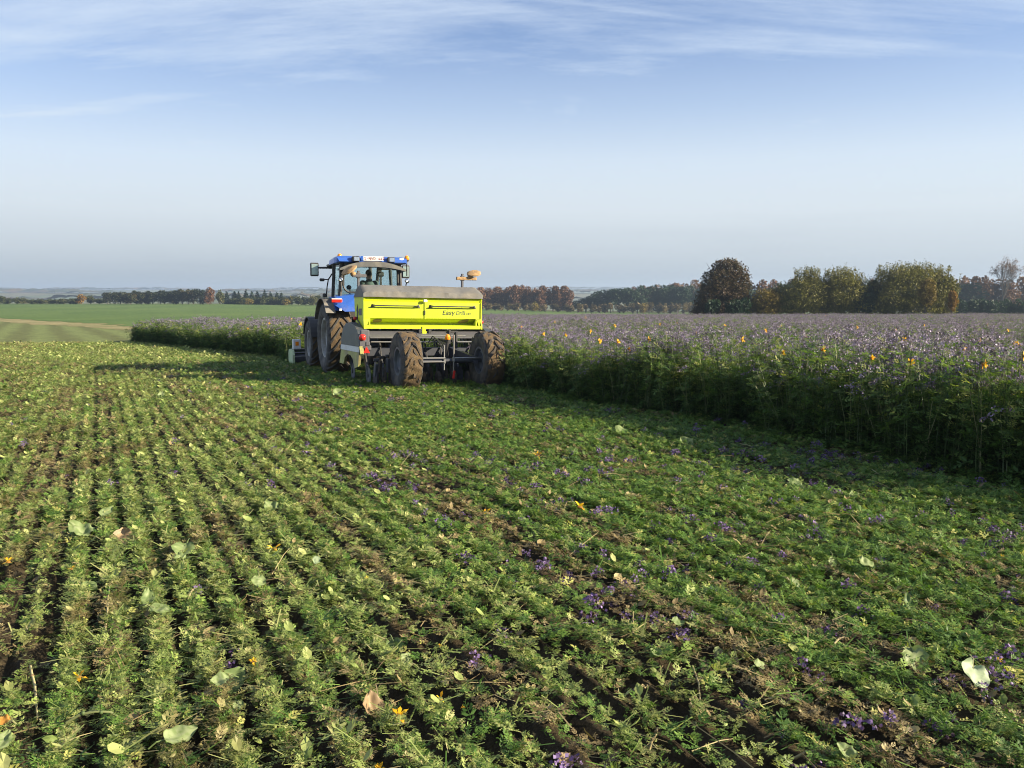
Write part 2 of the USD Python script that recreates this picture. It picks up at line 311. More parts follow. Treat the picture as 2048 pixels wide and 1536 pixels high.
M['orange_leaf'] = tree_mat('orange_tree_leaves', [(0, (.09, .05, .014)), (.5, (.20, .11, .022)), (1, (.28, .165, .04))])
M['rust_leaf'] = tree_mat('rust_tree_leaves', [(0, (.06, .032, .021)), (.5, (.13, .066, .038)), (.85, (.18, .092, .048)), (1, (.20, .115, .06))], obj_amt=.5)
M['reed_leaf'] = tree_mat('thin_shrub_leaves', [(0, (.07, .055, .033)), (.5, (.13, .10, .055)), (1, (.20, .155, .075))], obj_amt=.5)
M['gold_leaf'] = tree_mat('golden_shrub_leaves', [(0, (.09, .062, .016)), (.5, (.17, .125, .028)), (1, (.24, .18, .05))])
M['beech_leaf'] = tree_mat('copper_beech_leaves', [(0, (.036, .025, .018)), (.35, (.066, .042, .027)), (.6, (.074, .054, .031)), (.85, (.076, .068, .034)), (1, (.095, .066, .042))], obj_amt=0)
M['willow_leaf'] = tree_mat('willow_leaves', [(0, (.07, .068, .018)), (.4, (.125, .118, .03)), (.75, (.165, .15, .038)), (1, (.20, .17, .045))], obj_amt=.25)
M['forest'] = leaf_mat('far_forest_look', [(0, (.02, .03, .018)), (.5, (.05, .055, .03)), (1, (.11, .07, .04))], .1, obj_amt=0)

def field_mat(name, c1, c2, scale, stretch=(1, 1, 1), rot=0.0, c3=None, rough=.9, bump=.6, fine=9.0):
    n = {'g': ('geometry', {}), 'm': ('mapping', dict(mapping_type='point', rotation=(0, 0, rot), scale=stretch)), 'n': ('noise_texture', dict(scale=scale, detail=8, roughness=.62)),
         'f': ('noise_texture', dict(scale=fine, detail=6, roughness=.7)), 'r': ('map_range', dict(range_type='smoothstep', from_min=.36, from_max=.64, clamp=True)),
         'x': ('mix', dict(mix_type='mix', color1=c1, color2=c2)), 'v': ('map_range', dict(from_min=.25, from_max=.75, to_min=.6, to_max=1.35, clamp=True)), 'y': ('mix', dict(mix_type='multiply', fac=1.0)),
         'b': ('bump', dict(strength=bump, distance=.08)), 'p': ('principled_bsdf', dict(roughness=rough, specular_ior_level=.15))}
    l = [('g.position', 'm.vector'), ('m.vector', 'n.vector'), ('g.position', 'f.vector'), ('n.fac', 'r.value'), ('r.result', 'x.fac'), ('f.fac', 'v.value'), ('x.color', 'y.color1'), ('v.result', 'y.color2'), ('f.fac', 'b.height'), ('y.color', 'p.base_color'), ('b.normal', 'p.normal')]
    return mat(name, n, l, surface='p.BSDF')
M['soil'] = field_mat('soil_look', (.048, .036, .021), (.105, .078, .043), 6.0, (2.2, .8, 1), -HEAD, bump=1.0, fine=45)
M['stubble_far'] = field_mat('stubble_far_look', (.05, .055, .022), (.09, .075, .035), 1.2, (1.8, .4, 1), -HEAD, fine=6)
def striped(name, c1, c2, period, rot):
    n = {'g': ('geometry', {}), 'm': ('mapping', dict(mapping_type='point', rotation=(0, 0, rot))), 'x': ('separate_xyz', {}), 'n': ('noise_texture', dict(scale=.25, detail=4)), 'f': ('noise_texture', dict(scale=2.2, detail=7, roughness=.7)),
         'ma': ('math', dict(math_type='multiply_add', value2=2 * math.pi / period)), 'na': ('math', dict(math_type='multiply', value2=3.0)), 's': ('math', dict(math_type='sine')), 'sn': ('math', dict(math_type='multiply_add', value2=3.2, value3=-1.6)),
         'ad': ('math', dict(math_type='add')), 'r': ('map_range', dict(range_type='smoothstep', from_min=-1.1, from_max=1.1, clamp=True)), 'c': ('mix', dict(mix_type='mix', color1=c1, color2=c2)),
         'v': ('map_range', dict(from_min=.25, from_max=.75, to_min=.55, to_max=1.4, clamp=True)), 'y': ('mix', dict(mix_type='multiply', fac=1.0)), 'b': ('bump', dict(strength=.7, distance=.08)), 'p': ('principled_bsdf', dict(roughness=.9, specular_ior_level=.15))}
    l = [('g.position', 'm.vector'), ('m.vector', 'x.vector'), ('g.position', 'n.vector'), ('g.position', 'f.vector'), ('n.fac', 'na.value1'), ('x.x', 'ma.value1'), ('na.value', 'ma.value3'), ('ma.value', 's.value1'), ('f.fac', 'sn.value1'), ('s.value', 'ad.value1'), ('sn.value', 'ad.value2'),
         ('ad.value', 'r.value'), ('r.result', 'c.fac'), ('c.color', 'y.color1'), ('f.fac', 'v.value'), ('v.result', 'y.color2'), ('f.fac', 'b.height'), ('y.color', 'p.base_color'), ('b.normal', 'p.normal')]
    return mat(name, n, l, surface='p.BSDF')
M['mown'] = striped('mown_strip_look', (.095, .105, .036), (.13, .155, .052), 2.7, -math.radians(28))
M['verge'] = field_mat('dry_verge_look', (.25, .205, .10), (.155, .15, .062), .35, fine=3)
M['green'] = field_mat('young_crop_look', (.062, .105, .022), (.085, .128, .030), .05, (1, .4, 1), 0.2, fine=1.2)
M['land'] = field_mat('far_land_look', (.08, .10, .04), (.12, .11, .06), .004, fine=.05, bump=0)

# ------------------------------------------------------------------ ground, fields, far land
def far_ground(x, y):
    z = ground(x, np.minimum(y, 430))
    z = z - 10 * sm((y - 440) / 300)
    for D, w, top, amp, seed in RIDGES:
        r = top + amp * (meshkit.fbm(np.stack([np.asarray(x) / 380., np.full_like(np.asarray(x, float), seed), np.zeros_like(np.asarray(x, float))], -1), 3, seed) - .5) * 2
        z = np.maximum(z, -16 + (r + 16) * np.exp(-((y - D) / w) ** 2))
    return z
RIDGES = [(1250, 160, -5.0, 2.0, 3), (2100, 260, 6.0, 3.0, 8), (3500, 420, 24.0, 5.0, 15)]

def grid(xs, ys, zf):
    X, Y = np.meshgrid(xs, ys); Z = zf(X, Y)
    n, m = X.shape; i = np.arange(n - 1)[:, None] * m + np.arange(m - 1)[None]
    return np.stack([X, Y, Z], -1).reshape(-1, 3), np.stack([i, i + 1, i + m + 1, i + m], -1).reshape(-1, 4)

def clear_of_fields(X, Y):   # the base sheet lies a little under the fields
    return ground(X, Y) - .18 * (Y < 440)
obj_ = obj('ground', grid(np.r_[-2400:-400:200, -400:400:20., 400:2401:200], np.r_[-60:440:10.], clear_of_fields), M['land'])
tag(obj_, 'broad gently falling farmland under the fields', kind='structure')
h_ = obj('hills', grid(np.linspace(-2400, 2400, 121), np.r_[430:800:30., 800:4200:60.], lambda X, Y: far_ground(X, Y) - .18 * (Y < 440)), M['land'], smooth=True)
tag(h_, 'low blue hazy hills along the horizon', kind='structure')

def sheet(name, poly, dz, m, label):
    mb = MB(); poly = Polygon(poly); x0, y0, x1, y1 = poly.bounds
    for yy in np.arange(y0, y1, 8.0):
        for xx in np.arange(x0, x1, 24.0):
            c = poly.intersection(sbox(xx, yy, xx + 24, yy + 8))
            for gg in getattr(c, 'geoms', [c]):
                if gg.geom_type == 'Polygon' and gg.area > 1e-4:
                    v, f = trimesh.creation.triangulate_polygon(gg, engine='earcut')
                    mb.add(np.c_[v, ground(v[:, 0], v[:, 1]) + dz], f)
    return tag(obj(name, mb, m), label, kind='structure')

verge_a = [(col(-60, 178), 178), (col(0, 166), 166), (col(330, 92), 92), (col(420, 80), 80), (-18, 58)]
def ragged(line, amt, seed):
    line = shapely.LineString(line); q_ = [line.interpolate(t, normalized=True) for t in np.linspace(0, 1, 90)]; out = []
    for k_, p in enumerate(q_):
        nz_ = meshkit.fbm(np.array([[k_ * .45, seed, 0.]]), 3, seed)[0] - .5; out.append((p.x, p.y + amt * nz_ * (1 + p.y / 60)))
    return out
verge_b = [(p[0] - 1.5, p[1] - 5.0 - .03 * p[1]) for p in verge_a]
far_edge = [(-60, 47.5), (-19.6, 45.5)]
sheet('mown_strip', [(-62, 46.5), (-17, 44), (-16, 56)] + [(p[0] + 1.5, p[1] + 4) for p in verge_b[::-1]] + [(-125, 158), (-92, 60)], -.035, M['mown'], 'smooth olive mown ground with paler swath stripes')
verge_b = ragged(verge_b, 2.2, 3)
sheet('dry_verge', [(p[0] + 1, p[1] + 6) for p in verge_a] + verge_b[::-1], -.02, M['verge'], 'pale dry grass strip between mown ground and green field')
sheet('green_field', ragged(verge_a[:4], 3.2, 9) + [(-22, 62), (-4, 104), (90, 116), (330, 235), (330, 428), (-320, 428), (-320, 300), (-150, 215)], 0.0, M['green'], 'bright green field of young cereal rising to the trees')

# the near field with its seed furrows
R = np.random.default_rng(7)
def row_phase(x, y):
    u = x * UD[0] + y * UD[1]; v = x * VD[0] + y * VD[1]
    vv = v + .055 * (meshkit.noise(np.stack([u * .6, v * .4, np.zeros_like(u)], -1), 9) - .5)
    return np.cos(vv * 2 * math.pi / .19)

def furrow(x, y):
    u = x * UD[0] + y * UD[1]; v = x * VD[0] + y * VD[1]
    p = np.stack([u * .5, v * 1.1, np.zeros_like(u)], -1)
    a = .030 + .024 * meshkit.noise(p, 3)
    vv = v + .055 * (meshkit.noise(np.stack([u * .6, v * .4, np.zeros_like(u)], -1), 9) - .5)
    z = a * (np.cos(vv * 2 * math.pi / .19) - .2) * sm((38 - y) / 16)
    z = z + .05 * (meshkit.fbm(np.stack([u * 1.4, v * 2.2, np.zeros_like(u)], -1), 3, 5) - .5)
    return z
uu = np.arange(-1, 44, .13); vv_ = np.arange(-22, 24, .0513)
U, V = np.meshgrid(uu, vv_, indexing='ij')
X = U * UD[0] + V * VD[0]; Y = U * UD[1] + V * VD[1]
Z = ground(X, Y) + furrow(X, Y) + .012 * (R.random(X.shape) - .5)
keep = (Y > 1.2) & (Y < 30) & (np.abs(X) < .66 * Y + 1.6)
cell = keep[:-1, :-1] & keep[1:, :-1] & keep[:-1, 1:] & keep[1:, 1:]
ii, jj = np.nonzero(cell); m_ = U.shape[1]
a_ = ii * m_ + jj
fq = np.stack([a_, a_ + m_, a_ + m_ + 1, a_ + 1], 1)
used = np.unique(fq); remap = np.zeros(U.size, int); remap[used] = np.arange(len(used))
tag(obj('stubble_field', (np.stack([X, Y, Z], -1).reshape(-1, 3)[used], remap[fq][:, ::-1]), M['soil'], smooth=True), 'dark soil of the mown field ploughed in narrow seed furrows', kind='structure')
sheet('far_stubble', [(-70, 60), (-40, 110), (-4, 112), (84, 126), (84, 22), (16, 26), (-16, 26), (-70, 26)], -.06, M['stubble_far'], 'flat mown stubble ground reaching away behind the machines')

# ------------------------------------------------------------------ leaf tools
def quat_z_tilt(rng, n, tilt, yaw=None):
    yaw = rng.random(n) * 2 * math.pi if yaw is None else yaw
    ax = rng.random(n) * 2 * math.pi; t = rng.normal(0, tilt, n)
    qz = np.stack([np.cos(yaw / 2), np.zeros(n), np.zeros(n), np.sin(yaw / 2)], 1)
    qt = np.stack([np.cos(t / 2), np.sin(t / 2) * np.cos(ax), np.sin(t / 2) * np.sin(ax), np.zeros(n)], 1)
    w1, x1, y1, z1 = qt.T; w2, x2, y2, z2 = qz.T
    return np.stack([w1 * w2 - x1 * x2 - y1 * y2 - z1 * z2, w1 * x2 + x1 * w2 + y1 * z2 - z1 * y2, w1 * y2 - x1 * z2 + y1 * w2 + z1 * x2, w1 * z2 + x1 * y2 - y1 * x2 + z1 * w2], 1)

def scatter(name, protos, pos, idx, q_, sc, label, cat):
    """protos: list of lists of (mesh, material, rnd, part name)"""
    pi = UsdGeom.PointInstancer.Define(stage, numbered('/World/' + name))
    rel = pi.CreatePrototypesRel()
    for k, parts in enumerate(protos):
        x = UsdGeom.Xform.Define(stage, f'{pi.GetPath()}/sprig_{k:03d}')
        for mesh, m, rnd, nm in parts: obj(nm, mesh, m, x.GetPrim(), rnd=rnd)
        rel.AddTarget(x.GetPath())
    pi.CreateProtoIndicesAttr(Vt.IntArray.FromNumpy(np.asarray(idx, np.int32)))
    pi.CreatePositionsAttr(Vt.Vec3fArray.FromNumpy(np.asarray(pos, np.float32)))
    qh = np.asarray(q_, np.float32)
    pi.CreateOrientationsAttr(Vt.QuathArray([Gf.Quath(float(a), float(b), float(c), float(d)) for a, b, c, d in qh]))
    sc = np.asarray(sc, np.float32)
    if sc.ndim == 1: sc = np.repeat(sc[:, None], 3, 1)
    pi.CreateScalesAttr(Vt.Vec3fArray.FromNumpy(sc))
    return tag(pi, label, cat, kind='stuff')

class Leafy:
    """triangles with one random number per leaf"""
    def __init__(s): s.v, s.f, s.r, s.n = [], [], [], 0
    def add(s, v, f, r):
        v = np.asarray(v, float).reshape(-1, 3); f = np.asarray(f, int)
        if f.shape[1] == 4: f = np.vstack([f[:, [0, 1, 2]], f[:, [0, 2, 3]]])
        s.v.append(v); s.f.append(f + s.n); s.r.append(np.full(len(v), r) if np.ndim(r) == 0 else r); s.n += len(v)
    def get(s): return (np.vstack(s.v), np.vstack(s.f)), np.clip(np.concatenate(s.r), 0, 1)

def diamonds(c, a, b):
    """n leaf diamonds: base at c, reaching a, half width b (n,3 each)"""
    v = np.stack([c, c + .45 * a + b, c + a, c + .45 * a - b], 1)
    n = len(c); k = np.arange(n)[:, None] * 4
    return v.reshape(-1, 3), np.vstack([np.hstack([k, k + 1, k + 2]), np.hstack([k, k + 2, k + 3])])

def pinnate(L, rng, base, d, nrm, length, r, pairs=7, width=.26, curl=.5, lobed=True):
    """a feathery leaf: rachis from base along d, curling towards nrm"""
    d = d / np.linalg.norm(d); side = np.cross(nrm, d); side /= np.linalg.norm(side) + 1e-9; nrm = np.cross(d, side)
    t = np.linspace(.12, 1, pairs)
    ang = curl * t
    mid = base + length * (t[:, None] * (np.cos(ang)[:, None] * d) + t[:, None] * (np.sin(ang)[:, None] * nrm * .6))
    env = np.sin(np.clip(t, .08, .97) * math.pi) ** .6 * (1.1 - .35 * t)
    for s in (-1, 1):
        ll = length * width * env * rng.uniform(.75, 1.2, pairs)
        a = (s * side * .9 + d * .45)[None] * ll[:, None] + nrm[None] * (rng.normal(.05, .25, pairs) * ll)[:, None]
        b = (d * .8)[None] * (ll * .30)[:, None]
        v, f = diamonds(mid, a, b); L.add(v, f, r + rng.normal(0, .03))
        if lobed:
            for q0, q1 in ((.35, .55), (.62, .42)):
                v, f = diamonds(mid + a * q0, a * .25 * q1 / .5 + d[None] * (ll * q1)[:, None], np.cross(nrm, d)[None] * (ll * .12)[:, None]); L.add(v, f, r + rng.normal(0, .03))
    w = length * .012
    p = np.vstack([base[None], mid]); v = np.vstack([p + side * w, p - side * w]); k = len(p); i = np.arange(k - 1)
    L.add(v, np.stack([i, i + 1, i + 1 + k, i + k], 1), min(1, r + .15))

def unit(v): v = np.asarray(v, float); return v / (np.linalg.norm(v, axis=-1, keepdims=True) + 1e-9)

def mulch_patch(seed, rad, nleaf, lmin, lmax, broad=0):
    rng = np.random.default_rng(seed); L = Leafy()
    for _ in range(nleaf):
        a = rng.random() * 6.283; rr = rad * math.sqrt(rng.random())
        base = np.array([rr * math.cos(a), rr * math.sin(a), rng.uniform(.0, .035)])
        th = rng.random() * 6.283; d = np.array([math.cos(th), math.sin(th), rng.normal(.20, .30)])
        nrm = unit(np.array([rng.normal(0, .45), rng.normal(0, .45), 1]))
        pinnate(L, rng, base, d, nrm, rng.uniform(lmin, lmax), rng.beta(2, 2.2), pairs=int(rng.integers(4, 6)), width=rng.uniform(.26, .42), curl=rng.normal(.1, .6))
    for _ in range(broad):
        a = rng.random() * 6.283; rr = rad * rng.random(); th = rng.random() * 6.283
        base = np.array([rr * math.cos(a), rr * math.sin(a), rng.uniform(.01, .05)]); d = np.array([math.cos(th), math.sin(th), rng.normal(.2, .4)]); l = rng.uniform(.025, .055)
        s = unit(np.cross([rng.normal(0, .5), rng.normal(0, .5), 1], d)); w_ = l * rng.uniform(.22, .38); up_ = np.cross(s, unit(d)) * l * rng.uniform(-.15, .25)
        ring_ = [base, base + d * l * .22 + s * w_ * .8, base + d * l * .55 + s * w_, base + d * l * .85 + s * w_ * .45, base + d * l * rng.uniform(.9, 1.1) + up_, base + d * l * .8 - s * w_ * .5, base + d * l * .5 - s * w_ * 1.05, base + d * l * .2 - s * w_ * .7, base + d * l * .5 - up_ * .8]
        L.add(ring_, [[8, q_, (q_ + 1) % 8] for q_ in range(8)], rng.uniform(.25, .95))
    for _ in range(int(rng.integers(0, 3))):  # broken stems
        a = rng.random() * 6.283; th = rng.random() * 6.283; l = rng.uniform(.04, .11)
        p = np.array([rad * rng.random() * math.cos(a), rad * rng.random() * math.sin(a), rng.uniform(.01, .05)]); d = np.array([math.cos(th), math.sin(th), rng.normal(.05, .25)]) * l
        s = unit(np.cross(d, [0, 0, 1])) * .0022; L.add([p - s, p + s, p + d + s, p + d - s], [[0, 1, 2], [0, 2, 3]], rng.uniform(.35, .95))
    return L.get()

def flower_clump(seed, n, rad):
    rng = np.random.default_rng(seed); L = Leafy()
    for _ in range(n):
        c = np.array([rng.normal(0, rad), rng.normal(0, rad), rng.uniform(.02, .06)])
        m = 9; dirs = unit(rng.normal(0, 1, (m, 3)) + (0, 0, .4)); cc = c + dirs * .009
        s = unit(np.cross(dirs, rng.normal(0, 1, (m, 3))))
        v, f = diamonds(cc, dirs * .012 + s * .006, np.cross(dirs, s) * .006); L.add(v, f, np.repeat(np.clip(rng.normal(.55, .25, m), 0, 1), 4))
    return L.get()

# ------------------------------------------------------------------ the standing crop's outline
TL = at(893, 777); DRILL = np.array([TL[0], TL[1]])
def loc2(o, x, y): return o + x * VD + y * UD
TROW = 22.0
TVD = np.array([math.cos(math.radians(TROW)), math.sin(math.radians(TROW))]); TUD = np.array([-TVD[1], TVD[0]])
def tloc(x, y): return TRACTOR + x * TVD + y * TUD
TRACTOR = np.array([-3.815, 23.325])
DRILL = DRILL + np.array([-.065, -.02])
wall = [at(1994, 972), at(1730, 914), at(1519, 868), at(1410, 846), at(1220, 818), at(1120, 799), at(1014, 777)]
leftw = [at(566, 716), at(500, 709), at(400, 698), at(330, 690), at(264, 684)]
CROP = [(12., 1.0), (7.3, 4.2)] + [(p[0], p[1]) for p in wall] + [tuple(tloc(1.6, 0)), tuple(tloc(1.5, 4.85)), tuple(tloc(-1.35, 4.85))] + [(p[0], p[1]) for p in leftw] + \
       [(-20.5, 50), (-14, 66), (-4, 114), (72, 126), (72, 40), (32, 10), (20, 1)]
crop_poly = Polygon(CROP).buffer(0)
shapely.prepare(crop_poly)

# ------------------------------------------------------------------ wheels
def tyre_profile(W, Ro, Ri, sh=.22):
    w = W / 2
    return [(-w * .80, Ri), (-w * .98, Ri + (Ro - Ri) * .3), (-w, Ri + (Ro - Ri) * .6), (-w * .93, Ro - (Ro - Ri) * .14), (-w * .78, Ro - .012), (0, Ro), (w * .78, Ro - .012), (w * .93, Ro - (Ro - Ri) * .14), (w, Ri + (Ro - Ri) * .6), (w * .98, Ri + (Ro - Ri) * .3), (w * .80, Ri), (w * .6, Ri - .02), (-w * .6, Ri - .02)]

def lug_mesh(W, Ro, n, hgt, wid, sweep, rng=None, jit=0.0):
    mb = MB(); w = W / 2
    for side in (-1, 1):
        for k in range(n):
            t0 = 2 * math.pi * (k + (.5 if side > 0 else 0)) / n
            S = np.array([0.03, .3, .62, .86, 1.0]); xs = side * w * S * .99
            th = t0 + sweep * S ** .9 + (rng.normal(0, jit, 5) if rng is not None else 0)
            rb = Ro + np.array([0, -.002, -.008, -.03, -.12]) * (Ro / .9); rt = rb + hgt * np.array([.9, 1, 1, .95, .5]); rb = rb - .03
            if rng is not None: rt = rt + rng.normal(0, jit * .25, 5)
            hw = wid / 2 / Ro * np.array([.8, .9, 1, 1.1, 1.15])
            ring = []
            for q in range(5):
                ring.append([(xs[q], r * math.cos(a), r * math.sin(a)) for r, a in ((rb[q], th[q] - hw[q]), (rt[q], th[q] - hw[q] * .75), (rt[q], th[q] + hw[q] * .75), (rb[q], th[q] + hw[q]))])
            v = np.array(ring).reshape(-1, 3); f = []
            for q in range(4):
                for e in range(3):
                    a = q * 4 + e; f.append([a, a + 1, a + 5, a + 4])
            f += [[0, 3, 2, 1], [16, 17, 18, 19]]
            f = np.array(f)
            mb.add(v, f if side > 0 else f[:, ::-1])
    return mb

def rim_mesh(W, Ri, dish, side):
    w = W / 2
    mb = MB()
    mb.rev([(-w * .82, Ri + .025), (-w * .82, Ri - .03), (-w * .5, Ri - .06), (w * .5, Ri - .06), (w * .82, Ri - .03), (w * .82, Ri + .025), (w * .55, Ri - .01), (-w * .55, Ri - .01)], 40)
    x = side * dish
    mb.rev([(x - .012, Ri - .05), (x - .012 + side * .05, Ri * .62), (x - .012 - side * .02, Ri * .42), (x - .012 - side * .02, .02), (x + .012 - side * .02, .02), (x + .012 - side * .02, Ri * .42), (x + .012 + side * .05, Ri * .62), (x + .012, Ri - .05)], 40)
    return mb

def hub_mesh(x, side, r, n):
    mb = MB(); mb.rev([(x - .04, .01), (x - .04, r), (x + .05 * 1, r * .9), (x + .09, r * .5), (x + .09, .01)], 20)
    for k in range(n):
        a = 2 * math.pi * k / n; mb.cyl((x - .05, r * 1.35 * math.cos(a), r * 1.35 * math.sin(a)), (x + side * .05, r * 1.35 * math.cos(a), r * 1.35 * math.sin(a)), .016, 6)
    return mb

def shift(mb, c):
    v, f = mb.get() if isinstance(mb, MB) else mb
    return v + np.asarray(c, float), f

def wheel(parent, name, c, W, Ro, Ri, side, lugs, hgt, wid, sweep, tread_m, lug_m, rim_m, rng=None, jit=0):
    w = node(name, parent)
    t = MB().rev(tyre_profile(W, Ro, Ri), 56)
    obj('tyre', shift(t, c), M['rubber'], w, smooth=50)
    # the tread band carries the mud
    wd = W / 2 * .80; band = MB()
    prof = [(-wd, Ro - .010), (-wd * .6, Ro + .004), (0, Ro + .008), (wd * .6, Ro + .004), (wd, Ro - .010), (wd * .9, Ro - .03), (-wd * .9, Ro - .03)]
    band.rev(prof, 80)
    v, f = band.get()
    if rng is not None:
        rad = np.hypot(v[:, 1], v[:, 2]); k = 1 + .075 * (meshkit.fbm(v * 10, 4, 4) - .42) / rad * (rad > Ro - .015); v[:, 1] *= k; v[:, 2] *= k
    obj('tread_band', (v + np.asarray(c), f), tread_m, w, smooth=50)
    obj('tread_lugs', shift(lug_mesh(W, Ro, lugs, hgt, wid, sweep, rng, jit), c), lug_m, w)
    obj('rim', shift(rim_mesh(W, Ri, W * .18, side), c), rim_m, w, smooth=40)
    obj('hub', shift(hub_mesh(side * W * .18, side, Ri * .3, 8), c), rim_m, w, smooth=40)
    return w

# ------------------------------------------------------------------ seed drill
zg = float(ground(*DRILL))
drill = thing('seed_drill', 'lime yellow seed drill with tarpaulin topped hopper and two mud caked wheels', 'seed drill', (DRILL[0], DRILL[1], zg), 22.5, roll=1.1, pitch=-.95)
HW = 1.40
hop = MB()
rear = [(1.425, 1.975), (1.462, 1.862), (1.445, 1.852), (1.445, 1.488), (1.74, 1.375), (1.74, 1.345), (1.40, 1.325), (1.40, 1.25), (2.15, 1.25), (2.32, 1.72), (2.36, 1.975)]
hop.prism(rear, -HW + .03, HW - .03, 'x')
hopper = obj('hopper', hop, M['yellow'], drill)
endp = [(1.41, 1.985), (1.447, 1.862), (1.425, 1.852), (1.425, 1.46), (1.395, 1.33), (1.39, 1.243), (2.16, 1.243), (2.335, 1.72), (2.375, 1.985)]
for s in (-1, 1):
    e = MB().prism(endp, *sorted((s * (HW - .028), s * HW)), 'x')
    g_ = [(1.43, 1.49), (1.43, 1.30), (1.64, 1.335)]
    e.prism(g_, *sorted((s * (HW - .15), s * (HW - .12))), 'x')
    e.hull([(s * (HW - .02), 1.42, 1.30), (s * (HW - .135), 1.425, 1.48), (s * (HW - .02), 1.42, 1.48), (s * (HW - .135), 1.44, 1.48), (s * (HW - .02), 1.44, 1.30), (s * (HW - .05), 1.415, 1.25), (s * (HW - .05), 1.44, 1.25)])
    obj('end_plate', e, M['yellow'], drill)
# centre seam strip and hinge
obj('centre_strip', MB().box((0.02, 1.437, 1.66), (.028, .02, .38), .004).box((-0.02, 1.395, 1.18), (.085, .03, .26), .006).box((0.03, 1.40, 1.10), (.03, .03, .2), .006), M['yellow'], drill)
obj('hinge_bracket', MB().box((-.11, 1.40, 1.20), (.07, .05, .10), .01).box((.12, 1.40, 1.19), (.07, .05, .12), .01).box((0.015, 1.428, 1.62), (.03, .02, .10), .004), M['dark'], drill)
obj('latch', MB().box((0.01, 1.39, 1.885), (.09, .05, .06), .01).cyl((.03, 1.37, 1.885), (.03, 1.36, 1.885), .014, 10), M['white'], drill)
for x0, x1 in ((-1.24, -.09), (.10, 1.26)):
    b = MB().cyl((x0 + .05, 1.385, 1.765), (x1 - .05, 1.385, 1.765), .014, 10)
    for xe in (x0, x1):
        sg = 1 if xe == x0 else -1
        b.hull([(xe, 1.44, 1.72), (xe + sg * .03, 1.44, 1.80), (xe + sg * .11, 1.378, 1.752), (xe + sg * .11, 1.378, 1.778), (xe + sg * .03, 1.444, 1.80), (xe, 1.444, 1.715)])
    obj('lid_handle', b, M['dark'], drill)
def rec_point(t): return 1.445 + (1.74 - 1.445) * t, 1.488 + (1.375 - 1.488) * t
for xc, tw in ((-1.05, .10), (1.0, .115)):
    ya, za = rec_point(.5); e = []
    for k in range(20):
        a = 2 * math.pi * k / 20; w_ = tw * (1 if xc < 0 else 1); uu_ = math.copysign(abs(math.cos(a)) ** .7, math.cos(a)) * w_; vv2 = math.copysign(abs(math.sin(a)) ** .7, math.sin(a)) * .10 + (0.35 * uu_ if xc > 0 else 0)
        dy, dz = np.array([1.74 - 1.445, 1.375 - 1.488]) / .3159
        for off in (.001, .010): e.append((xc + uu_, ya - dy * vv2 * 1.0 - off * .55, za - dz * vv2 - off * .95))
    obj('cover_plate', MB().hull(e), M['oval'], drill)
# lettering on the hopper
def letter(txt, h, x, z, bold, shear, parent, m, y=1.4445, depth=.0015, name='lettering', yaw=None, sx=1.0):
    t = meshkit.text_mesh(txt, h, depth, bold); v = np.array(t.vertices)
    px = (v[:, 0] + shear * v[:, 1]) * sx
    V3 = np.stack([x + px, y - v[:, 2], z + v[:, 1]], 1)
    obj(name, (V3, np.array(t.faces)), m, parent); return px.max()
xe = .43
w1 = letter('Easy', .096, xe, 1.575, True, .22, drill, M['print'])
w2 = letter('Drill', .096, xe + w1 + .014, 1.575, True, .22, drill, M['print2'], sx=.92)
letter('HD', .054, xe + w1 + w2 + .03, 1.575, True, .22, drill, M['print'])
# left side decals: sticker, dark leaf emblem, red knob on a strap
obj('side_sticker', MB().box((-HW - .003, 1.73, 1.62), (.006, .26, .15), .002), M['greypanel'], drill, label='pale grey sticker on the shaded left side')
emb = Polygon([(2.0, 1.42), (2.10, 1.50), (2.06, 1.60), (2.12, 1.66), (2.0, 1.80), (1.97, 1.68), (1.92, 1.62), (1.97, 1.52)])
obj('side_emblem', MB().prism(emb, -HW - .006, -HW - .001, 'x'), M['print'], drill)
obj('knob', MB().ball((-HW - .05, 2.06, 1.47), .045, 2), M['red'], drill)
obj('strap', MB().tube([(-HW - .02, 2.04, 1.46), (-HW - .025, 1.8, 1.40), (-HW - .02, 1.5, 1.27)], .014, 6), M['dark'], drill)
# tarpaulin
tx = np.linspace(-HW - .015, HW + .015, 60)
prof = np.array([(1.385, 1.955), (1.388, 2.0), (1.40, 2.075), (1.50, 2.12), (1.66, 2.185), (1.82, 2.232), (1.92, 2.235), (2.1, 2.17), (2.3, 2.05), (2.40, 1.955)])
tv = []
for i, x in enumerate(tx):
    e_ = min(1, (min(x - tx[0], tx[-1] - x)) / .06); pr = prof.copy()
    k = np.array([0, .25, .6, .9, .8, .4, .4, .8, .6, 0])
    pr[:, 1] += k * (.03 * (meshkit.fbm(np.stack([np.full(10, x * 3.5), np.arange(10) * .5, np.zeros(10)], -1), 3, 2) - .5) + .008 * np.sin(x * 5)) - .045 * (1 - e_) * (pr[:, 1] > 1.99)
    pr[1:5, 0] += .045 * (meshkit.fbm(np.stack([np.full(4, x * 9.0), np.arange(4) * .9, np.ones(4)], -1), 3, 6) - .5)
    tv.append(np.c_[np.full(10, x), pr])
tv = np.array(tv).reshape(-1, 3); i_ = np.arange(59)[:, None] * 10; j_ = np.arange(9)[None]
tf = np.stack([i_ + j_, i_ + 10 + j_, i_ + 11 + j_, i_ + 1 + j_], -1).reshape(-1, 4)
tb = MB().add(tv, tf)
for q in (0, 59):
    pts = tv[q * 10:q * 10 + 10]; f_ = [[0, k, k + 1] for k in range(1, 9)]
    tb.add(pts + (0.0, 0, 0), np.array(f_) if q else np.array(f_)[:, ::-1])
obj('tarpaulin', tb, M['tarp'], drill, smooth=35)
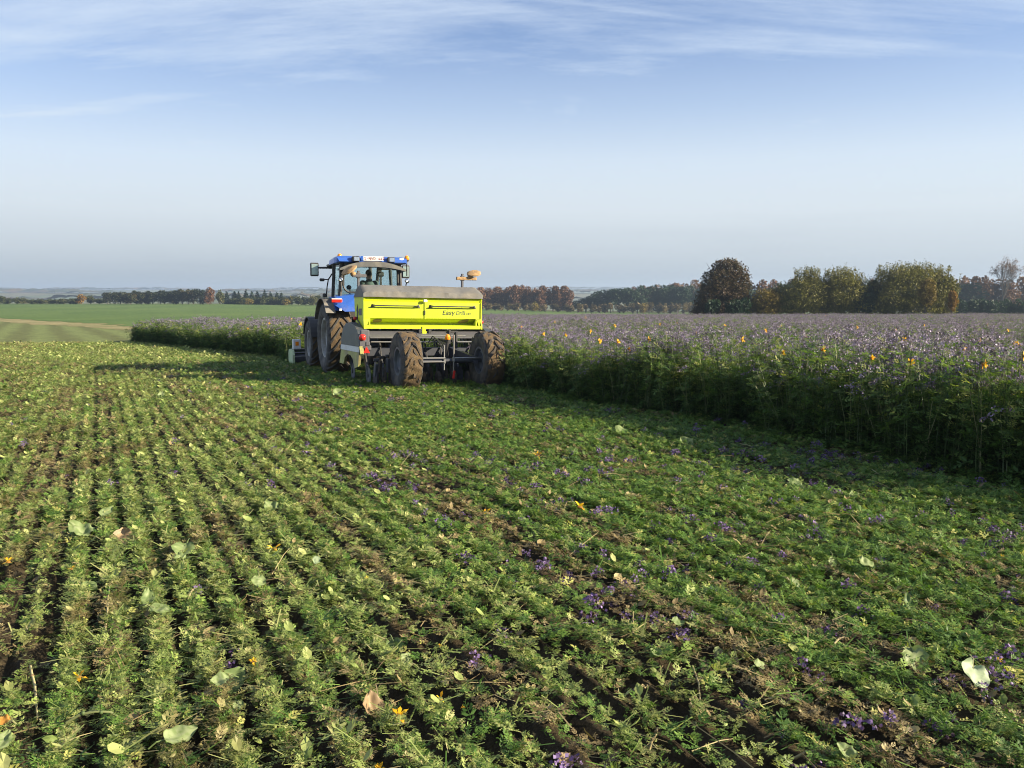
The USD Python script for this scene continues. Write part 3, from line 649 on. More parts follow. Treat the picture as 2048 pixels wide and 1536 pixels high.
# grey skirt panel under the hopper, rails, beams
obj('skirt_panel', MB().prism([(1.55, 1.235), (1.22, 1.06), (1.21, 1.045), (1.60, 1.045)], -1.30, 1.36, 'x'), M['greypanel'], drill)
obj('guard_rail', MB().box((.02, 1.18, .965), (2.64, .04, .035), .008), M['steel'], drill)
obj('guard_rail', MB().cyl((-.2, 1.0, 1.11), (.85, 1.0, 1.11), .012, 8), M['steel'], drill)
obj('frame_beam', MB().box((.02, 1.45, .73), (2.75, .24, .20), .02), M['frame'], drill)
obj('frame_beam', MB().box((.02, 2.35, .70), (2.75, .16, .16), .02), M['frame'], drill)
obj('frame_beam', MB().box((.1, .80, .555), (2.1, .12, .11), .015), M['frame'], drill)
obj('axle_bar', MB().cyl((-.75, 0.02, .60), (1.0, 0.02, .60), .045, 12), M['frame'], drill)
obj('axle_rod', MB().cyl((-.55, -.05, .655), (.02, -.05, .655), .018, 8).cyl((.24, -.05, .655), (.85, -.05, .655), .018, 8).cyl((-.55, -.05, .575), (.0, -.05, .575), .014, 8), M['steel'], drill)
for s, xw in ((-1, -.42), (1, .62)):
    obj('wheel_arm', MB().hull([(xw - .05, 1.4, .84), (xw + .05, 1.4, .84), (xw - .05, 1.4, .64), (xw + .05, 1.4, .64), (xw - .05 + s * .1, .0, .68), (xw + .05 + s * .1, .0, .68), (xw - .05 + s * .1, -.06, .54), (xw + .05 + s * .1, -.06, .54)]), M['frame'], drill)
obj('pivot_bracket', MB().box((.30, .55, 1.06), (.05, .12, .38), .01).box((.46, .55, 1.02), (.05, .12, .36), .01).box((.38, .58, 1.20), (.26, .10, .05), .01).box((.38, .9, 1.0), (.2, .5, .06), .01), M['dark'], drill)
for xr, z0, z1_ in ((.01, .40, .93), (.22, .26, 1.15)):
    obj('lift_rod', MB().cyl((xr, -.02, z0), (xr, -.02, z1_), .016, 8).box((xr, -.02, (z0 + z1_) / 2 - .08), (.055, .055, .10), .01), M['steel'], drill)
obj('hydraulic_cylinder', MB().cyl((.10, .12, .55), (.10, .06, .98), .042, 12).cyl((.10, .05, .98), (.10, .03, 1.06), .03, 12), M['dark'], drill)
obj('amber_lamp', MB().rev([(1.05, .005), (1.05, .055), (1.10, .058), (1.15, .04), (1.17, .005)], 16, (.095, .02, 0), 'z'), M['amber'], drill)
obj('hanging_tag', MB().box((.222, -.04, .30), (.05, .012, .17), .004, roty(.12)), M['red'], drill)
for k in range(4):
    x0 = .06 + .05 * k
    obj('hose', MB().tube([(x0, 1.3, .95), (x0 - .02, .9, 1.10 - .04 * k), (x0 + .03, .5, .95), (.13, .2, .7 - .05 * k), (.10 + .02 * k, .15, .5)], .013, 6), M['dark'], drill, smooth=True)
# left and right side shields
shield = [(1.08, .86), (1.08, 1.04), (1.25, 1.20), (1.55, 1.32), (2.0, 1.385), (2.45, 1.36), (2.80, 1.22), (2.96, 1.02), (3.0, .86)]
low = Polygon([(1.10, .73), (3.02, .73), (3.2, .40), (2.75, .40), (2.6, .56), (2.3, .65), (2.0, .64), (1.75, .56), (1.55, .36), (1.2, .42)])
for s, nm in ((-1, 'left'), (1, 'right')):
    xo = 1.58
    obj('side_shield', MB().prism(shield, *sorted((s * 1.43, s * xo)), 'x'), M['slate'], drill)
    if s < 0: obj('shield_back', MB().box((-1.47, 1.03, 1.05), (.20, .09, .36), .02).box((-1.44, .98, .84), (.2, .08, .12), .02), M['greypanel'], drill)
    obj('shield_stripe', MB().prism([(1.09, .735), (1.09, .855), (3.0, .855), (3.02, .735)], *sorted((s * 1.50, s * (xo + .005))), 'x'), M['white'], drill)
    obj('lower_shield', MB().prism(low, *sorted((s * 1.52, s * (xo - .005))), 'x'), M['olive'], drill)
obj('rear_lamp', MB().ball((-1.53, .93, 1.065), (.066, .05, .066), 3).rev([(.95, .005), (.95, .075), (.99, .075), (.99, .005)], 20, (-1.53, 0, 1.065), 'y'), M['redlens'], drill, smooth=30)
obj('lamp_bracket', MB().box((-1.53, .97, .93), (.16, .06, .16), .02).box((-1.42, .95, .93), (.10, .05, .10), .015), M['greypanel'], drill)
obj('marker_board', MB().box((-1.57, .90, .77), (.07, .02, .22), .004, roty(-.12)).box((-1.53, .91, .72), (.035, .02, .22), .004, roty(-.05)), M['olive'], drill)
obj('reflector', MB().prism([(-1.53, .73), (-1.38, .73), (-1.455, .87)], .90, .915, 'y'), M['red'], drill)
# row marker arms folded upright with muddy discs
def clod_disc(c, r, th, n, seed):
    mb = MB().rev([(-.03, .01), (-.05, r * .6), (-.012, r), (.018, r * .98), (.05, r * .5), (.03, .01)], 22, (0, 0, 0), 'x'); v, f = mb.get()
    k = 1 + .25 * (meshkit.fbm(v * 14 + seed, 3, seed) - .5); v = v * k[:, None] @ np.asarray(n).T
    return v + np.asarray(c), f
for s, xp, cross, dc, rr, seed in ((-1, -1.25, (-1.40, -1.07), (-1.47, 2.6, 2.585), rotz(.35) @ roty(.95), 3), (1, 1.32, (1.16, 1.68), (1.62, 2.6, 2.60), rotz(1.1) @ roty(1.15), 5)):
    obj('marker_post', MB().box((xp, 2.6, 2.12), (.055, .055, .92), .008).box((xp, 2.6, 2.47), (.09, .09, .12), .01), M['greypanel'], drill)
    obj('marker_arm', MB().box((sum(cross) / 2, 2.58, 2.465), (cross[1] - cross[0], .07, .075), .01), M['clod'] if s > 0 else M['greypanel'], drill)
    obj('marker_disc', clod_disc(dc, .20 if s < 0 else .175, .1, rr, seed), M['clod'], drill, smooth=45)
    obj('marker_hub', MB().ball((dc[0] + s * -.10, 2.6, 2.50), (.07, .07, .06), 2), M['clod'], drill)
obj('folded_arm', MB().box((1.62, 1.7, 1.18), (.10, .5, .10), .02, rotx(-.5)).box((1.55, 1.55, 1.02), (.12, .2, .16), .02), M['greypanel'], drill)
obj('marker_reflector', MB().ball((1.72, 2.3, 1.405), (.05, .03, .04), 2).cyl((1.72, 2.3, 1.40), (1.56, 2.3, 1.27), .012, 6), M['red'], drill)
# opener discs with their arms
for row, y_ in ((0, .95), (1, 1.75), (2, 2.5)):
    for k in range(9):
        x = -1.40 + .35 * k + (.175 if row == 1 else 0)
        if x > 1.45: continue
        od = node('opener', drill)
        obj('opener_disc', MB().rev([(x - .006, .02), (x - .014, .12), (x - .004, .215), (x + .004, .215), (x + .006, .12), (x + .004, .02)], 20, (0, y_, .215)), M['mudlug'] if k % 3 else M['frame'], od)
        obj('opener_arm', MB().hull([(x - .03, y_ + .38, .74), (x + .03, y_ + .38, .74), (x - .03, y_ + .46, .66), (x + .03, y_ + .46, .66), (x - .02, y_, .27), (x + .02, y_, .27), (x - .02, y_ + .02, .19), (x + .02, y_ + .02, .19)]), M['frame'], od)
        if row == 0: obj('press_wheel', MB().rev([(x + .04, .02), (x + .04, .15), (x + .06, .17), (x + .10, .17), (x + .12, .15), (x + .12, .02)], 16, (0, y_ - .33, .17)), M['mudlug'], od)
        obj('seed_tube', MB().tube([(x, y_ + .5, 1.1), (x, y_ + .35, .8), (x, y_ + .12, .35)], .018, 6), M['dark'], od)
RW = np.random.default_rng(21)
wheel(drill, 'transport_wheel', (-.83, 0, .595), .45, .60, .29, -1, 17, .022, .12, .50, M['mud'], M['mudlug'], M['rimdark'], RW, .055)
wheel(drill, 'transport_wheel', (.99, 0, .60), .46, .605, .29, -1, 17, .022, .12, .50, M['mud'], M['mudlug'], M['rimdark'], RW, .055)
for k in range(7):   # muddy coulter frames and brackets low down behind the left shield
    x = -1.36 + .14 * k; z = .28 + .12 * ((k * 5) % 4) / 3; y_ = .45 + .07 * ((k * 3) % 5)
    obj('coulter_bracket', MB().box((x, y_, z + .12), (.07, .16, .30), .015, rotx(.3 - .12 * (k % 4))).box((x + .03, y_ + .1, z + .32), (.12, .08, .06), .012), M['mudlug'] if k % 2 else M['frame'], drill)
    obj('spring', MB().tube([(x, y_ + .05, z + .3), (x + .02, y_ - .05, z + .12), (x - .01, y_ - .12, z - .1), (x + .015, y_ - .1, z - .2)], .014, 6), M['mudlug'] if k % 3 else M['dark'], drill, smooth=True)
obj('drawbar', MB().box((0, 3.4, .72), (.14, 2.0, .16), .02), M['frame'], drill)

# ------------------------------------------------------------------ tractor
zt = float(ground(*TRACTOR))
tr = thing('tractor', 'blue farm tractor with roof beacons seen from behind, pulling the seed drill', 'tractor', (TRACTOR[0], TRACTOR[1], zt + .03), TROW, roll=.6, pitch=-.95)
XC = 0.0
wheel(tr, 'rear_wheel', (-.86, 0, .94), .64, .895, .50, -1, 20, .045, .085, .50, M['mud'], M['lug'], M['rim'])
wheel(tr, 'rear_wheel', (.86, 0, .94), .64, .895, .50, 1, 20, .045, .085, .50, M['mud'], M['lug'], M['rim'])
wheel(tr, 'front_wheel', (-.88, 2.72, .70), .50, .665, .37, -1, 18, .04, .07, .45, M['mud'], M['lug'], M['rim'])
wheel(tr, 'front_wheel', (.88, 2.72, .70), .50, .665, .37, 1, 18, .04, .07, .45, M['mud'], M['lug'], M['rim'])
obj('axle_housing', MB().cyl((-.8, 0, .94), (.7, 0, .94), .16, 14).box((XC, .1, .95), (.55, .7, .6), .06).cyl((-.8, 2.72, .70), (.7, 2.72, .70), .10, 12), M['frame'], tr)
obj('engine_block', MB().box((XC, 1.9, .95), (.55, 2.6, .6), .06), M['frame'], tr)
hood = MB().hull([(XC + sx * w, y, z) for sx in (-1, 1) for (w, y, z) in ((.42, 1.6, 1.2), (.42, 1.6, 1.75), (.30, 1.6, 1.92), (.40, 3.5, 1.15), (.40, 3.5, 1.6), (.27, 3.5, 1.75), (.30, 3.75, 1.2), (.28, 3.75, 1.5))])
obj('hood', hood, M['blue'], tr)
obj('exhaust', MB().cyl((.50, 1.75, 1.6), (.50, 1.75, 2.85), .05, 12), M['dark'], tr)
# fenders over the rear wheels
def fender(side, x0, x1, r, a0, a1, th=.03, n=18, cy=0, cz=.94):
    a = np.linspace(a0, a1, n); out = []
    po = [(cy + (r + th) * math.cos(t), cz + (r + th) * math.sin(t)) for t in a]; pi_ = [(cy + r * math.cos(t), cz + r * math.sin(t)) for t in a[::-1]]
    return MB().prism(po + pi_, *sorted((x0, x1)), 'x')
for s, xi, xo in ((-1, -.40, -.98), (1, .40, .98)):
    f = fender(s, xi, xo, 1.02, math.radians(30), math.radians(138))
    # flat rear quarter panel carrying the lamp
    xs_, xo_ = sorted((xi, xo))
    f.hull([(xi, -.62, 2.05), (xo - s * .06, -.62, 1.98), (xo - s * -.0, -.80, 1.76), (xi, -.98, 1.62), (xo - s * .2, -.98, 1.61), (xi, -.5, 1.9), (xo - s * .0, -.60, 1.78), (xi, -.84, 1.60), (xi, -.2, 2.08), (xo - s * .1, -.2, 2.03)])
    obj('rear_fender', f, M['blue'], tr)
    fl = fender(s, xo, xo + s * .24, 1.0, math.radians(28), math.radians(142), .03)
    obj('fender_flare', fl, M['flare'], tr)
    obj('tail_lamp', MB().box((xo - s * .02 + (.0 if s < 0 else 0), -.86, 1.885), (.27, .06, .10), .015, rotx(.3)), M['redlens'], tr)
    obj('lamp_band', MB().box((xo - s * .02, -.872, 1.925), (.26, .05, .018), .006, rotx(.3)), M['white'], tr)
    obj('fender_sticker', MB().box((xo - s * .09, -.975, 1.655), (.07, .02, .055), .004, rotx(.25)), M['white'], tr)
    ff = fender(s, s * .66, s * 1.14, .74, math.radians(20), math.radians(165), .03, 14, 2.72, .70)
    obj('front_fender', ff, M['dark'], tr)
# cab: pillars, glass, roof
def bar(a, b, w, d): 
    a, b = np.asarray(a, float), np.asarray(b, float); return MB().tube([a, a * .66 + b * .34, a * .34 + b * .66, b], w, 6)
Cab = dict(rl0=(-.80, -.42, 1.95), rl1=(-.74, -.48, 2.85), rr0=(.80, -.42, 1.95), rr1=(.74, -.48, 2.85), bl0=(-.82, .55, 1.55), bl1=(-.75, .50, 2.85), br0=(.82, .55, 1.55), br1=(.75, .50, 2.85), fl0=(-.57, 1.62, 1.35), fl1=(-.62, 1.30, 2.85), fr0=(.57, 1.62, 1.35), fr1=(.62, 1.30, 2.85))
for k in ('rl', 'rr', 'bl', 'br', 'fl', 'fr'):
    obj('cab_pillar', bar(Cab[k + '0'], Cab[k + '1'], .055 if k[0] == 'r' else .045, 0), M['dark'], tr)
def pane(pts, th=.006):
    p = np.array(pts, float); n = np.cross(p[1] - p[0], p[2] - p[0]); n = unit(n) * th / 2
    v = np.vstack([p - n, p + n]); k = len(p)
    f = [[0, i + 1, i] for i in range(1, k - 1)] + [[k, k + i, k + i + 1] for i in range(1, k - 1)] + [[i, (i + 1) % k, (i + 1) % k + k] for i in range(k)] + [[i, (i + 1) % k + k, i + k] for i in range(k)]
    return v, np.array(f)
obj('rear_window', pane([Cab['rl0'], Cab['rr0'], Cab['rr1'], Cab['rl1']]), M['glass'], tr)
obj('windscreen', pane([Cab['fl0'], Cab['fr0'], Cab['fr1'], Cab['fl1']]), M['glass'], tr)
for s in 'lr':
    obj('side_window', pane([Cab['r' + s + '0'], Cab['b' + s + '0'], Cab['b' + s + '1'], Cab['r' + s + '1']]), M['glass'], tr)
    obj('door_window', pane([Cab['b' + s + '0'], Cab['f' + s + '0'], Cab['f' + s + '1'], Cab['b' + s + '1']]), M['glass'], tr)
# curved rear window frame with rounded lower corners
fr = []
for t in np.linspace(0, math.pi / 2, 7): fr.append((-.62 - .16 * math.sin(t), -.47, 2.14 - .0 + .16 * (1 - math.cos(t))))
fr = [(.10, -.47, 2.10)] + [(-.45, -.47, 2.10)] + [(-.53 - .18 * math.sin(t), -.47, 2.28 - .18 * math.cos(t)) for t in np.linspace(0, math.pi / 2, 7)] + [(-.70, -.49, 2.6), (-.68, -.5, 2.80)]
obj('window_seal', MB().tube(fr, .025, 6), M['dark'], tr, smooth=True)
obj('window_seal', MB().tube([(1.0 * (-p[0] + 2 * XC), p[1], p[2]) for p in fr], .03, 6), M['dark'], tr, smooth=True)
arch = []
xs_ = np.linspace(-.80, .80, 25)
up = [(XC + x * 1.06, 2.885 - .19 * (abs(x) / .8) ** 2.2) for x in xs_]; dn = [(XC + x * 1.06, 2.745 - .10 * (abs(x) / .8) ** 2.2 - (.0 if abs(x) < .7 else 0)) for x in xs_[::-1]]
obj('window_cowl', MB().prism(up + dn, -.78, -.42, 'y'), M['visor'], tr)
obj('roof_liner', MB().box((XC, .45, 2.86), (1.6, 1.9, .06), .03), M['dark'], tr)
roof = MB().hull([(sx * (.93 - a), y, z - .03) for sx in (-1, 1) for (a, y, z) in ((.08, -.72, 2.90), (.02, -.62, 2.875), (.03, -.66, 3.0), (.14, -.56, 3.045), (.0, -.42, 2.87), (.0, -.42, 3.01), (.12, -.3, 3.06), (.12, .95, 2.88), (.13, .95, 3.0), (.22, .9, 3.06), (.25, 1.35, 2.90), (.28, 1.3, 3.0))])
obj('roof', roof, M['blue'], tr)
for s in (-1, 1):
    xl = s * .455 + .01
    wl = obj('work_lamp', MB().box((xl, -.73, 2.935), (.20, .10, .14), .025), M['dark'], tr)
    obj('lamp_glass', MB().box((xl + .015, -.786, 2.935), (.13, .012, .10), .02), M['chrome'], wl)
pl = obj('number_plate', MB().box((.01, -.735, 2.955), (.52, .016, .112), .004), M['white'], tr)
obj('plate_band', MB().box((-.28, -.735, 2.955), (.055, .016, .115), .004), M['blue'], tr)
letter('1-NVD-447', .064, -.235, 2.924, True, 0, pl, M['plate_text'], y=-.744, depth=.003, name='plate_lettering', sx=1.0)
obj('roof_badge', MB().ball((.76, -.655, 2.95), (.075, .025, .045), 2), M['white'], tr)
for s, xb in ((-1, -.765), (1, 1.0)):
    yb = -.30
    b = node('beacon', tr)
    obj('beacon_stalk', MB().cyl((xb, yb, 2.55), (xb, yb, 2.95), .018, 8).box((xb + s * -.08, yb + .02, 2.70), (.2, .04, .04), .008), M['steel'] if s < 0 else M['dark'], b)
    obj('beacon_base', MB().rev([(2.93, .005), (2.93, .05), (2.975, .06), (2.975, .005)], 16, (xb, yb, 0), 'z'), M['dark'], b)
    obj('beacon_lens', MB().rev([(2.975, .005), (2.975, .056), (3.01, .064), (3.05, .058), (3.08, .03), (3.085, .005)], 20, (xb, yb, 0), 'z'), M['amber'], b, smooth=50)
# mirrors
for s, xm, ym, zm, xa in ((-1, -1.155, 1.2, 2.74, -.66), (1, 1.37, 1.2, 2.73, .66)):
    w = node('wing_mirror', tr)
    obj('mirror_arm', MB().tube([(xa, 1.3, 2.80), (xm * .75 + xa * .25 + 0, 1.22, 2.79), (xm, ym, 2.79)], [.035, .028, .016], 6), M['dark'], w)
    fr_ = MB().box((xm, ym, zm), (.225, .075, .36), .05); fr_.cyl((xm * .8 + xa * .2, 1.22, 2.79), (xm * .8 + xa * .2, 1.22, 2.74), .02, 6)
    obj('mirror_housing', fr_, M['dark'], w)
    obj('mirror_glass', MB().box((xm, ym - .04, zm), (.165, .008, .29), .02), M['mirror'], w)
obj('grab_rail', MB().tube([(-.72, .52, 2.66), (-.80, .60, 2.60), (-.88, .70, 2.45), (-.92, .66, 2.25), (-.95, .6, 2.05), (-.96, .55, 1.92)], .018, 6), M['dark'], tr, smooth=True)
obj('indicator', MB().box((-1.04, .71, 2.45), (.13, .06, .08), .02).cyl((-.98, .71, 2.46), (-.88, .71, 2.46), .014, 6).box((-1.02, .5, 2.02), (.09, .08, .14), .03), M['dark'], tr)
for s, xw in ((-1, -.82), (1, .90)):
    w = node('side_lamp', tr)
    obj('lamp_shell', MB().rev([(-.66, .005), (-.63, .05), (-.69, .062), (-.70, .05), (-.70, .005)], 18, (xw, 0, 2.41), 'y').cyl((xw, -.64, 2.36), (xw + s * -.04, -.52, 2.12), .016, 6), M['dark'], w, smooth=40)
    obj('lamp_face', MB().rev([(-.705, .004), (-.715, .03), (-.702, .052), (-.698, .004)], 18, (xw, 0, 2.41), 'y'), M['chrome'], w, smooth=40)
# interior
obj('seat', MB().box((.22, .72, 1.72), (.5, .5, .14), .05).box((.22, .48, 2.02), (.46, .12, .55), .05, rotx(.12)), M['dark'], tr)
obj('cab_floor', MB().box((XC, .75, 1.40), (1.3, 1.7, .10), .02).box((XC, -.28, 1.70), (1.5, .30, .55), .05), M['dark'], tr)
obj('steering_wheel', MB().add(trimesh.creation.torus(.19, .018, 24, 8).apply_transform(trimesh.transformations.compose_matrix(angles=(-.6, 0, 0), translate=(.22, 1.34, 2.08)))).cyl((.22, 1.36, 2.06), (.22, 1.55, 1.6), .04, 8), M['dark'], tr)
obj('console', MB().box((.62, .75, 1.98), (.22, .9, .5), .06).box((.60, .95, 2.45), (.06, .05, .8), .01).box((.50, .55, 2.62), (.18, .10, .13), .03), M['dark'], tr)
obj('lever', MB().tube([(-.36, .35, 1.8), (-.38, .36, 2.1), (-.36, .36, 2.25)], .02, 6).ball((-.40, .36, 2.25), (.07, .05, .06), 2), M['dark'], tr)
obj('access_step', MB().box((-.86, 1.5, .65), (.3, .36, .05), .01).box((-.86, 1.5, .95), (.3, .36, .05), .01).box((-.74, 1.5, .9), (.04, .36, .8), .01), M['dark'], tr)
obj('hitch_linkage', MB().box((XC - .25, -.75, .62), (.06, .9, .10), .01).box((XC + .25, -.75, .62), (.06, .9, .10), .01).box((XC, -.95, .62), (.8, .08, .08), .01).cyl((XC, -.4, 1.15), (XC, -1.0, 1.0), .04, 10), M['frame'], tr)

# driver
def chain(joints):
    out = Manifold()
    for (a, ra), (b, rb) in joints:
        A = Manifold.sphere(ra, 20).translate(list(map(float, a))); B = Manifold.sphere(rb, 20).translate(list(map(float, b)))
        out = out + Manifold.batch_hull([A, B])
    return out
def smoothed(man, edge=.03, it=8):
    m = man.refine_to_length(edge).to_mesh(); t = trimesh.Trimesh(m.vert_properties[:, :3], m.tri_verts, process=True)
    trimesh.smoothing.filter_taubin(t, iterations=it); return t
loc = TRACTOR
dr = thing('person', 'person with short dark hair and grey green jacket driving, seen from behind', 'person', (loc[0], loc[1], zt + .03), TROW, roll=.6, pitch=-.95)
px_ = .25
pel, chest, neck, head = (px_, .76, 1.88), (px_, .84, 2.30), (px_, .87, 2.46), (px_, .90, 2.61)
arm = lambda s: [(((px_ + s * .17, .84, 2.37), .075), ((px_ + s * .26, .98, 2.14), .055)), (((px_ + s * .26, .98, 2.14), .052), ((px_ + s * .15, 1.26, 2.14), .036))]
hand = lambda s: [(((px_ + s * .15, 1.26, 2.14), .033), ((px_ + s * .145, 1.33, 2.15), .036))] + [(((px_ + s * .145 + dx, 1.34, 2.155), .011), ((px_ + s * .145 + dx, 1.385, 2.15 - .02), .010)) for dx in (-.03, -.01, .01, .03)] + [(((px_ + s * .11, 1.31, 2.15), .012), ((px_ + s * .09, 1.345, 2.165), .010))]
leg = lambda s: [(((px_ + s * .09, .78, 1.86), .095), ((px_ + s * .13, 1.24, 1.88), .07)), (((px_ + s * .13, 1.24, 1.88), .066), ((px_ + s * .13, 1.36, 1.52), .048)), (((px_ + s * .13, 1.36, 1.50), .045), ((px_ + s * .13, 1.50, 1.49), .04))]
body = chain([((chest, .13), (neck, .065)), ((neck, .06), (head, .085)), ((pel, .14), (chest, .15))] + arm(-1) + arm(1) + hand(-1) + hand(1) + leg(-1) + leg(1))
skull = Manifold.sphere(1.0, 32).scale([.077, .098, .115]).translate([px_, .905, 2.625])
jaw = Manifold.batch_hull([Manifold.sphere(.055, 16).translate([px_, .94, 2.565]), Manifold.sphere(.03, 16).translate([px_, .975, 2.535])])
nose = Manifold.batch_hull([Manifold.sphere(.012, 12).translate([px_, 1.0, 2.635]), Manifold.sphere(.016, 12).translate([px_, 1.018, 2.595])])
ears = Manifold()
for s in (-1, 1): ears = ears + Manifold.sphere(1.0, 14).scale([.012, .022, .034]).translate([px_ + s * .08, .905, 2.615])
obj('body', smoothed(body + skull + jaw + nose + ears, .025, 5), M['skin'], dr, smooth=True)
hairm = Manifold.sphere(1.0, 32).scale([.084, .105, .118]).translate([px_, .895, 2.64]) - Manifold.cube([.4, .2, .3], True).translate([px_, 1.06, 2.55]) - Manifold.cube([.4, .5, .1], True).translate([px_, .9, 2.535])
obj('hair', smoothed(hairm, .025, 3), M['hair'], dr, smooth=True)
jk = chain([((pel, .165), (chest, .175)), ((chest, .15), ((px_, .86, 2.43), .085)), (((px_ - .17, .84, 2.36), .09), ((px_ + .17, .84, 2.36), .09))] + [((a, ra + .02), (b, rb + .018)) for s in (-1, 1) for (a, ra), (b, rb) in arm(s)])
obj('jacket', smoothed(jk, .03, 6), M['jacket'], dr, smooth=True)
tz = chain([((pel, .155), ((px_, .78, 1.84), .15))] + [((a, ra + .014), (b, rb + .014)) for s in (-1, 1) for (a, ra), (b, rb) in leg(s)])
obj('trousers', smoothed(tz, .03, 4), M['trousers'], dr, smooth=True)
for s in (-1, 1):
    obj('eye', MB().ball((px_ + s * .032, .992, 2.635), (.014, .008, .009), 1), M['white'], dr)
obj('mouth', MB().ball((px_, 1.0, 2.562), (.024, .006, .006), 1), M['redlens'], dr)

# front mulcher, a machine of its own carried by the tractor's nose
fm = thing('front_mulcher', 'pale green front mower roller with white box at its end, ahead of the tractor', 'mower', (TRACTOR[0], TRACTOR[1], zt), TROW, pitch=-.95)
for s in (-1, 1):
    obj('side_plate', MB().prism([(4.0, .02), (4.95, .02), (5.0, .35), (4.8, .5), (4.15, .5), (4.0, .35)], *sorted((XC + s * 1.30, XC + s * 1.36)), 'x'), M['lightgreen'], fm)
obj('roller', MB().cyl((XC - 1.3, 4.3, .20), (XC + 1.3, 4.3, .20), .17, 18), M['frame'], fm)
for z_ in (.30, .42): obj('cross_bar', MB().cyl((XC - 1.3, 4.05, z_), (XC + 1.3, 4.05, z_), .018, 8), M['steel'], fm)
obj('hood_plate', MB().box((XC, 4.6, .49), (2.6, .7, .05), .01), M['frame'], fm)
obj('end_box', MB().box((XC - 1.20, 4.3, .66), (.24, .22, .30), .02), M['white'], fm)
obj('box_marking', MB().box((XC - 1.20, 4.185, .68), (.10, .008, .12), .002), M['amber'], fm)
obj('hitch_frame', MB().box((XC, 4.1, .7), (.5, .5, .12), .02), M['frame'], fm)

# ------------------------------------------------------------------ trees
def cards(L, pts, out, size, rng, r, flat=.5):
    n = len(pts); nn = unit(out * flat + rng.normal(0, 1, (n, 3))); t = unit(np.cross(nn, rng.normal(0, 1, (n, 3)))); b = np.cross(nn, t)
    s = size * rng.uniform(.6, 1.3, n)[:, None]
    v = np.stack([pts - t * s, pts + b * s * .55, pts + t * s, pts - b * s * .55], 1).reshape(-1, 3); k = np.arange(n)[:, None] * 4
    L.add(v, np.vstack([np.hstack([k, k + 1, k + 2]), np.hstack([k, k + 2, k + 3])]), np.repeat(r, 4))

def crown(seed, lobes, n, size, rough=.25, clump=.25, inner=.55):
    rng = np.random.default_rng(seed); L = Leafy(); lobes = np.array(lobes, float)
    vol = (lobes[:, 3] * lobes[:, 4] * lobes[:, 5]) ** .67; w = vol / vol.sum()
    for lb, k in zip(lobes, (w * n).astype(int)):
        d = unit(rng.normal(0, 1, (k, 3))); rr = rng.uniform(inner, 1, k) ** .8
        # ragged outline: noise per direction
        nz = meshkit.fbm(d * 2.3 + lb[:3], 4, seed) - .5; rr = rr * (1 + rough * 2 * nz)
        p = lb[:3] + d * rr[:, None] * lb[3:]
        gap = meshkit.noise(p / (clump * lb[3:].mean() + .2), seed + 5); keep = gap > .22
        p, d, gap = p[keep], d[keep], gap[keep]
        cards(L, p, d, size, rng, np.clip(.35 + .55 * (gap - .5) + rng.normal(.1, .2, len(p)) + rng.normal(0, .05), 0, 1))
    return L.get()

def trunk(h, r0, limbs, seed, spread=.35):
    rng = np.random.default_rng(seed); mb = MB()
    mb.tube([(0, 0, -.3), (.02 * h, 0, h * .3), (0, .01 * h, h * .62), (.01 * h, 0, h * .92)], [r0, r0 * .8, r0 * .5, r0 * .12], 7)
    for _ in range(limbs):
        z = h * rng.uniform(.25, .7); a = rng.random() * 6.283; l = h * rng.uniform(.18, spread)
        d = np.array([math.cos(a), math.sin(a), rng.uniform(.4, 1.1)]); p0 = np.array([0, 0, z])
        mb.tube([p0, p0 + d * l * .5, p0 + d * l + (0, 0, l * .15)], [r0 * .35, r0 * .22, r0 * .05], 5)
    return mb

def lobes_oval(rng, w, h, z0, k=6):
    out = [(0, 0, z0 + (h - z0) * .5, w * .40, w * .40, (h - z0) * .46)]
    for i in range(k):
        a = rng.random() * 6.283; z = z0 + (h - z0) * rng.uniform(.15, .82); q = w * .25 * (1 - .4 * abs(z / h - .4))
        out.append((q * math.cos(a), q * math.sin(a), z, w * .26, w * .26, (h - z0) * .2))
    return out

PROTO = {}
def tree_proto(kind, seed):
    """a tree of unit height class: parts trunk and crown"""
    rng = np.random.default_rng(seed)
    if kind == 'plantation': h, w, z0, n, s, m = 8.0, 4.4, .2, 800, .42, 'plant_dark'
    elif kind == 'olive': h, w, z0, n, s, m = 6.0, 5.4, .4, 700, .42, 'olive_leaf'
    elif kind == 'orange': h, w, z0, n, s, m = 5.5, 4.6, .5, 600, .40, 'orange_leaf'
    elif kind == 'rust': h, w, z0, n, s, m = 11.5, 6.5, .4, 1200, .50, 'rust_leaf'
    elif kind == 'gold': h, w, z0, n, s, m = 4.5, 3.6, .3, 450, .36, 'gold_leaf'
    elif kind == 'thin': h, w, z0, n, s, m = 4.6, 2.6, .2, 300, .34, 'reed_leaf'
    elif kind == 'darkbush': h, w, z0, n, s, m = 4.5, 4.2, .1, 900, .34, 'pine'
    elif kind == 'pine': h, w, z0, n, s, m = 12.0, 6.5, 1.0, 1100, .48, 'pine'
    elif kind == 'spruce': h, w, z0, n, s, m = 9.5, 4.0, .4, 900, .40, 'pine'
    L = lobes_oval(rng, w, h, z0)
    if kind == 'spruce':
        L = [(0, 0, z0 + (h - z0) * t, w * .5 * (1 - t) + .15, w * .5 * (1 - t) + .15, h * .09) for t in np.linspace(.05, .97, 10)]
    if kind == 'thin':
        L = [(rng.normal(0, .55), rng.normal(0, .55), h * rng.uniform(.35, .7), .5, .5, h * .32) for _ in range(5)]
    if kind == 'pine':
        L = [(rng.normal(0, w * .2), rng.normal(0, w * .2), z0 + (h - z0) * rng.uniform(.2, .9), w * .30, w * .30, h * .13) for _ in range(11)]
    return (h, w, crown(seed, L, n, s, rough=.3), trunk(h * .9, .16, 5, seed), m)

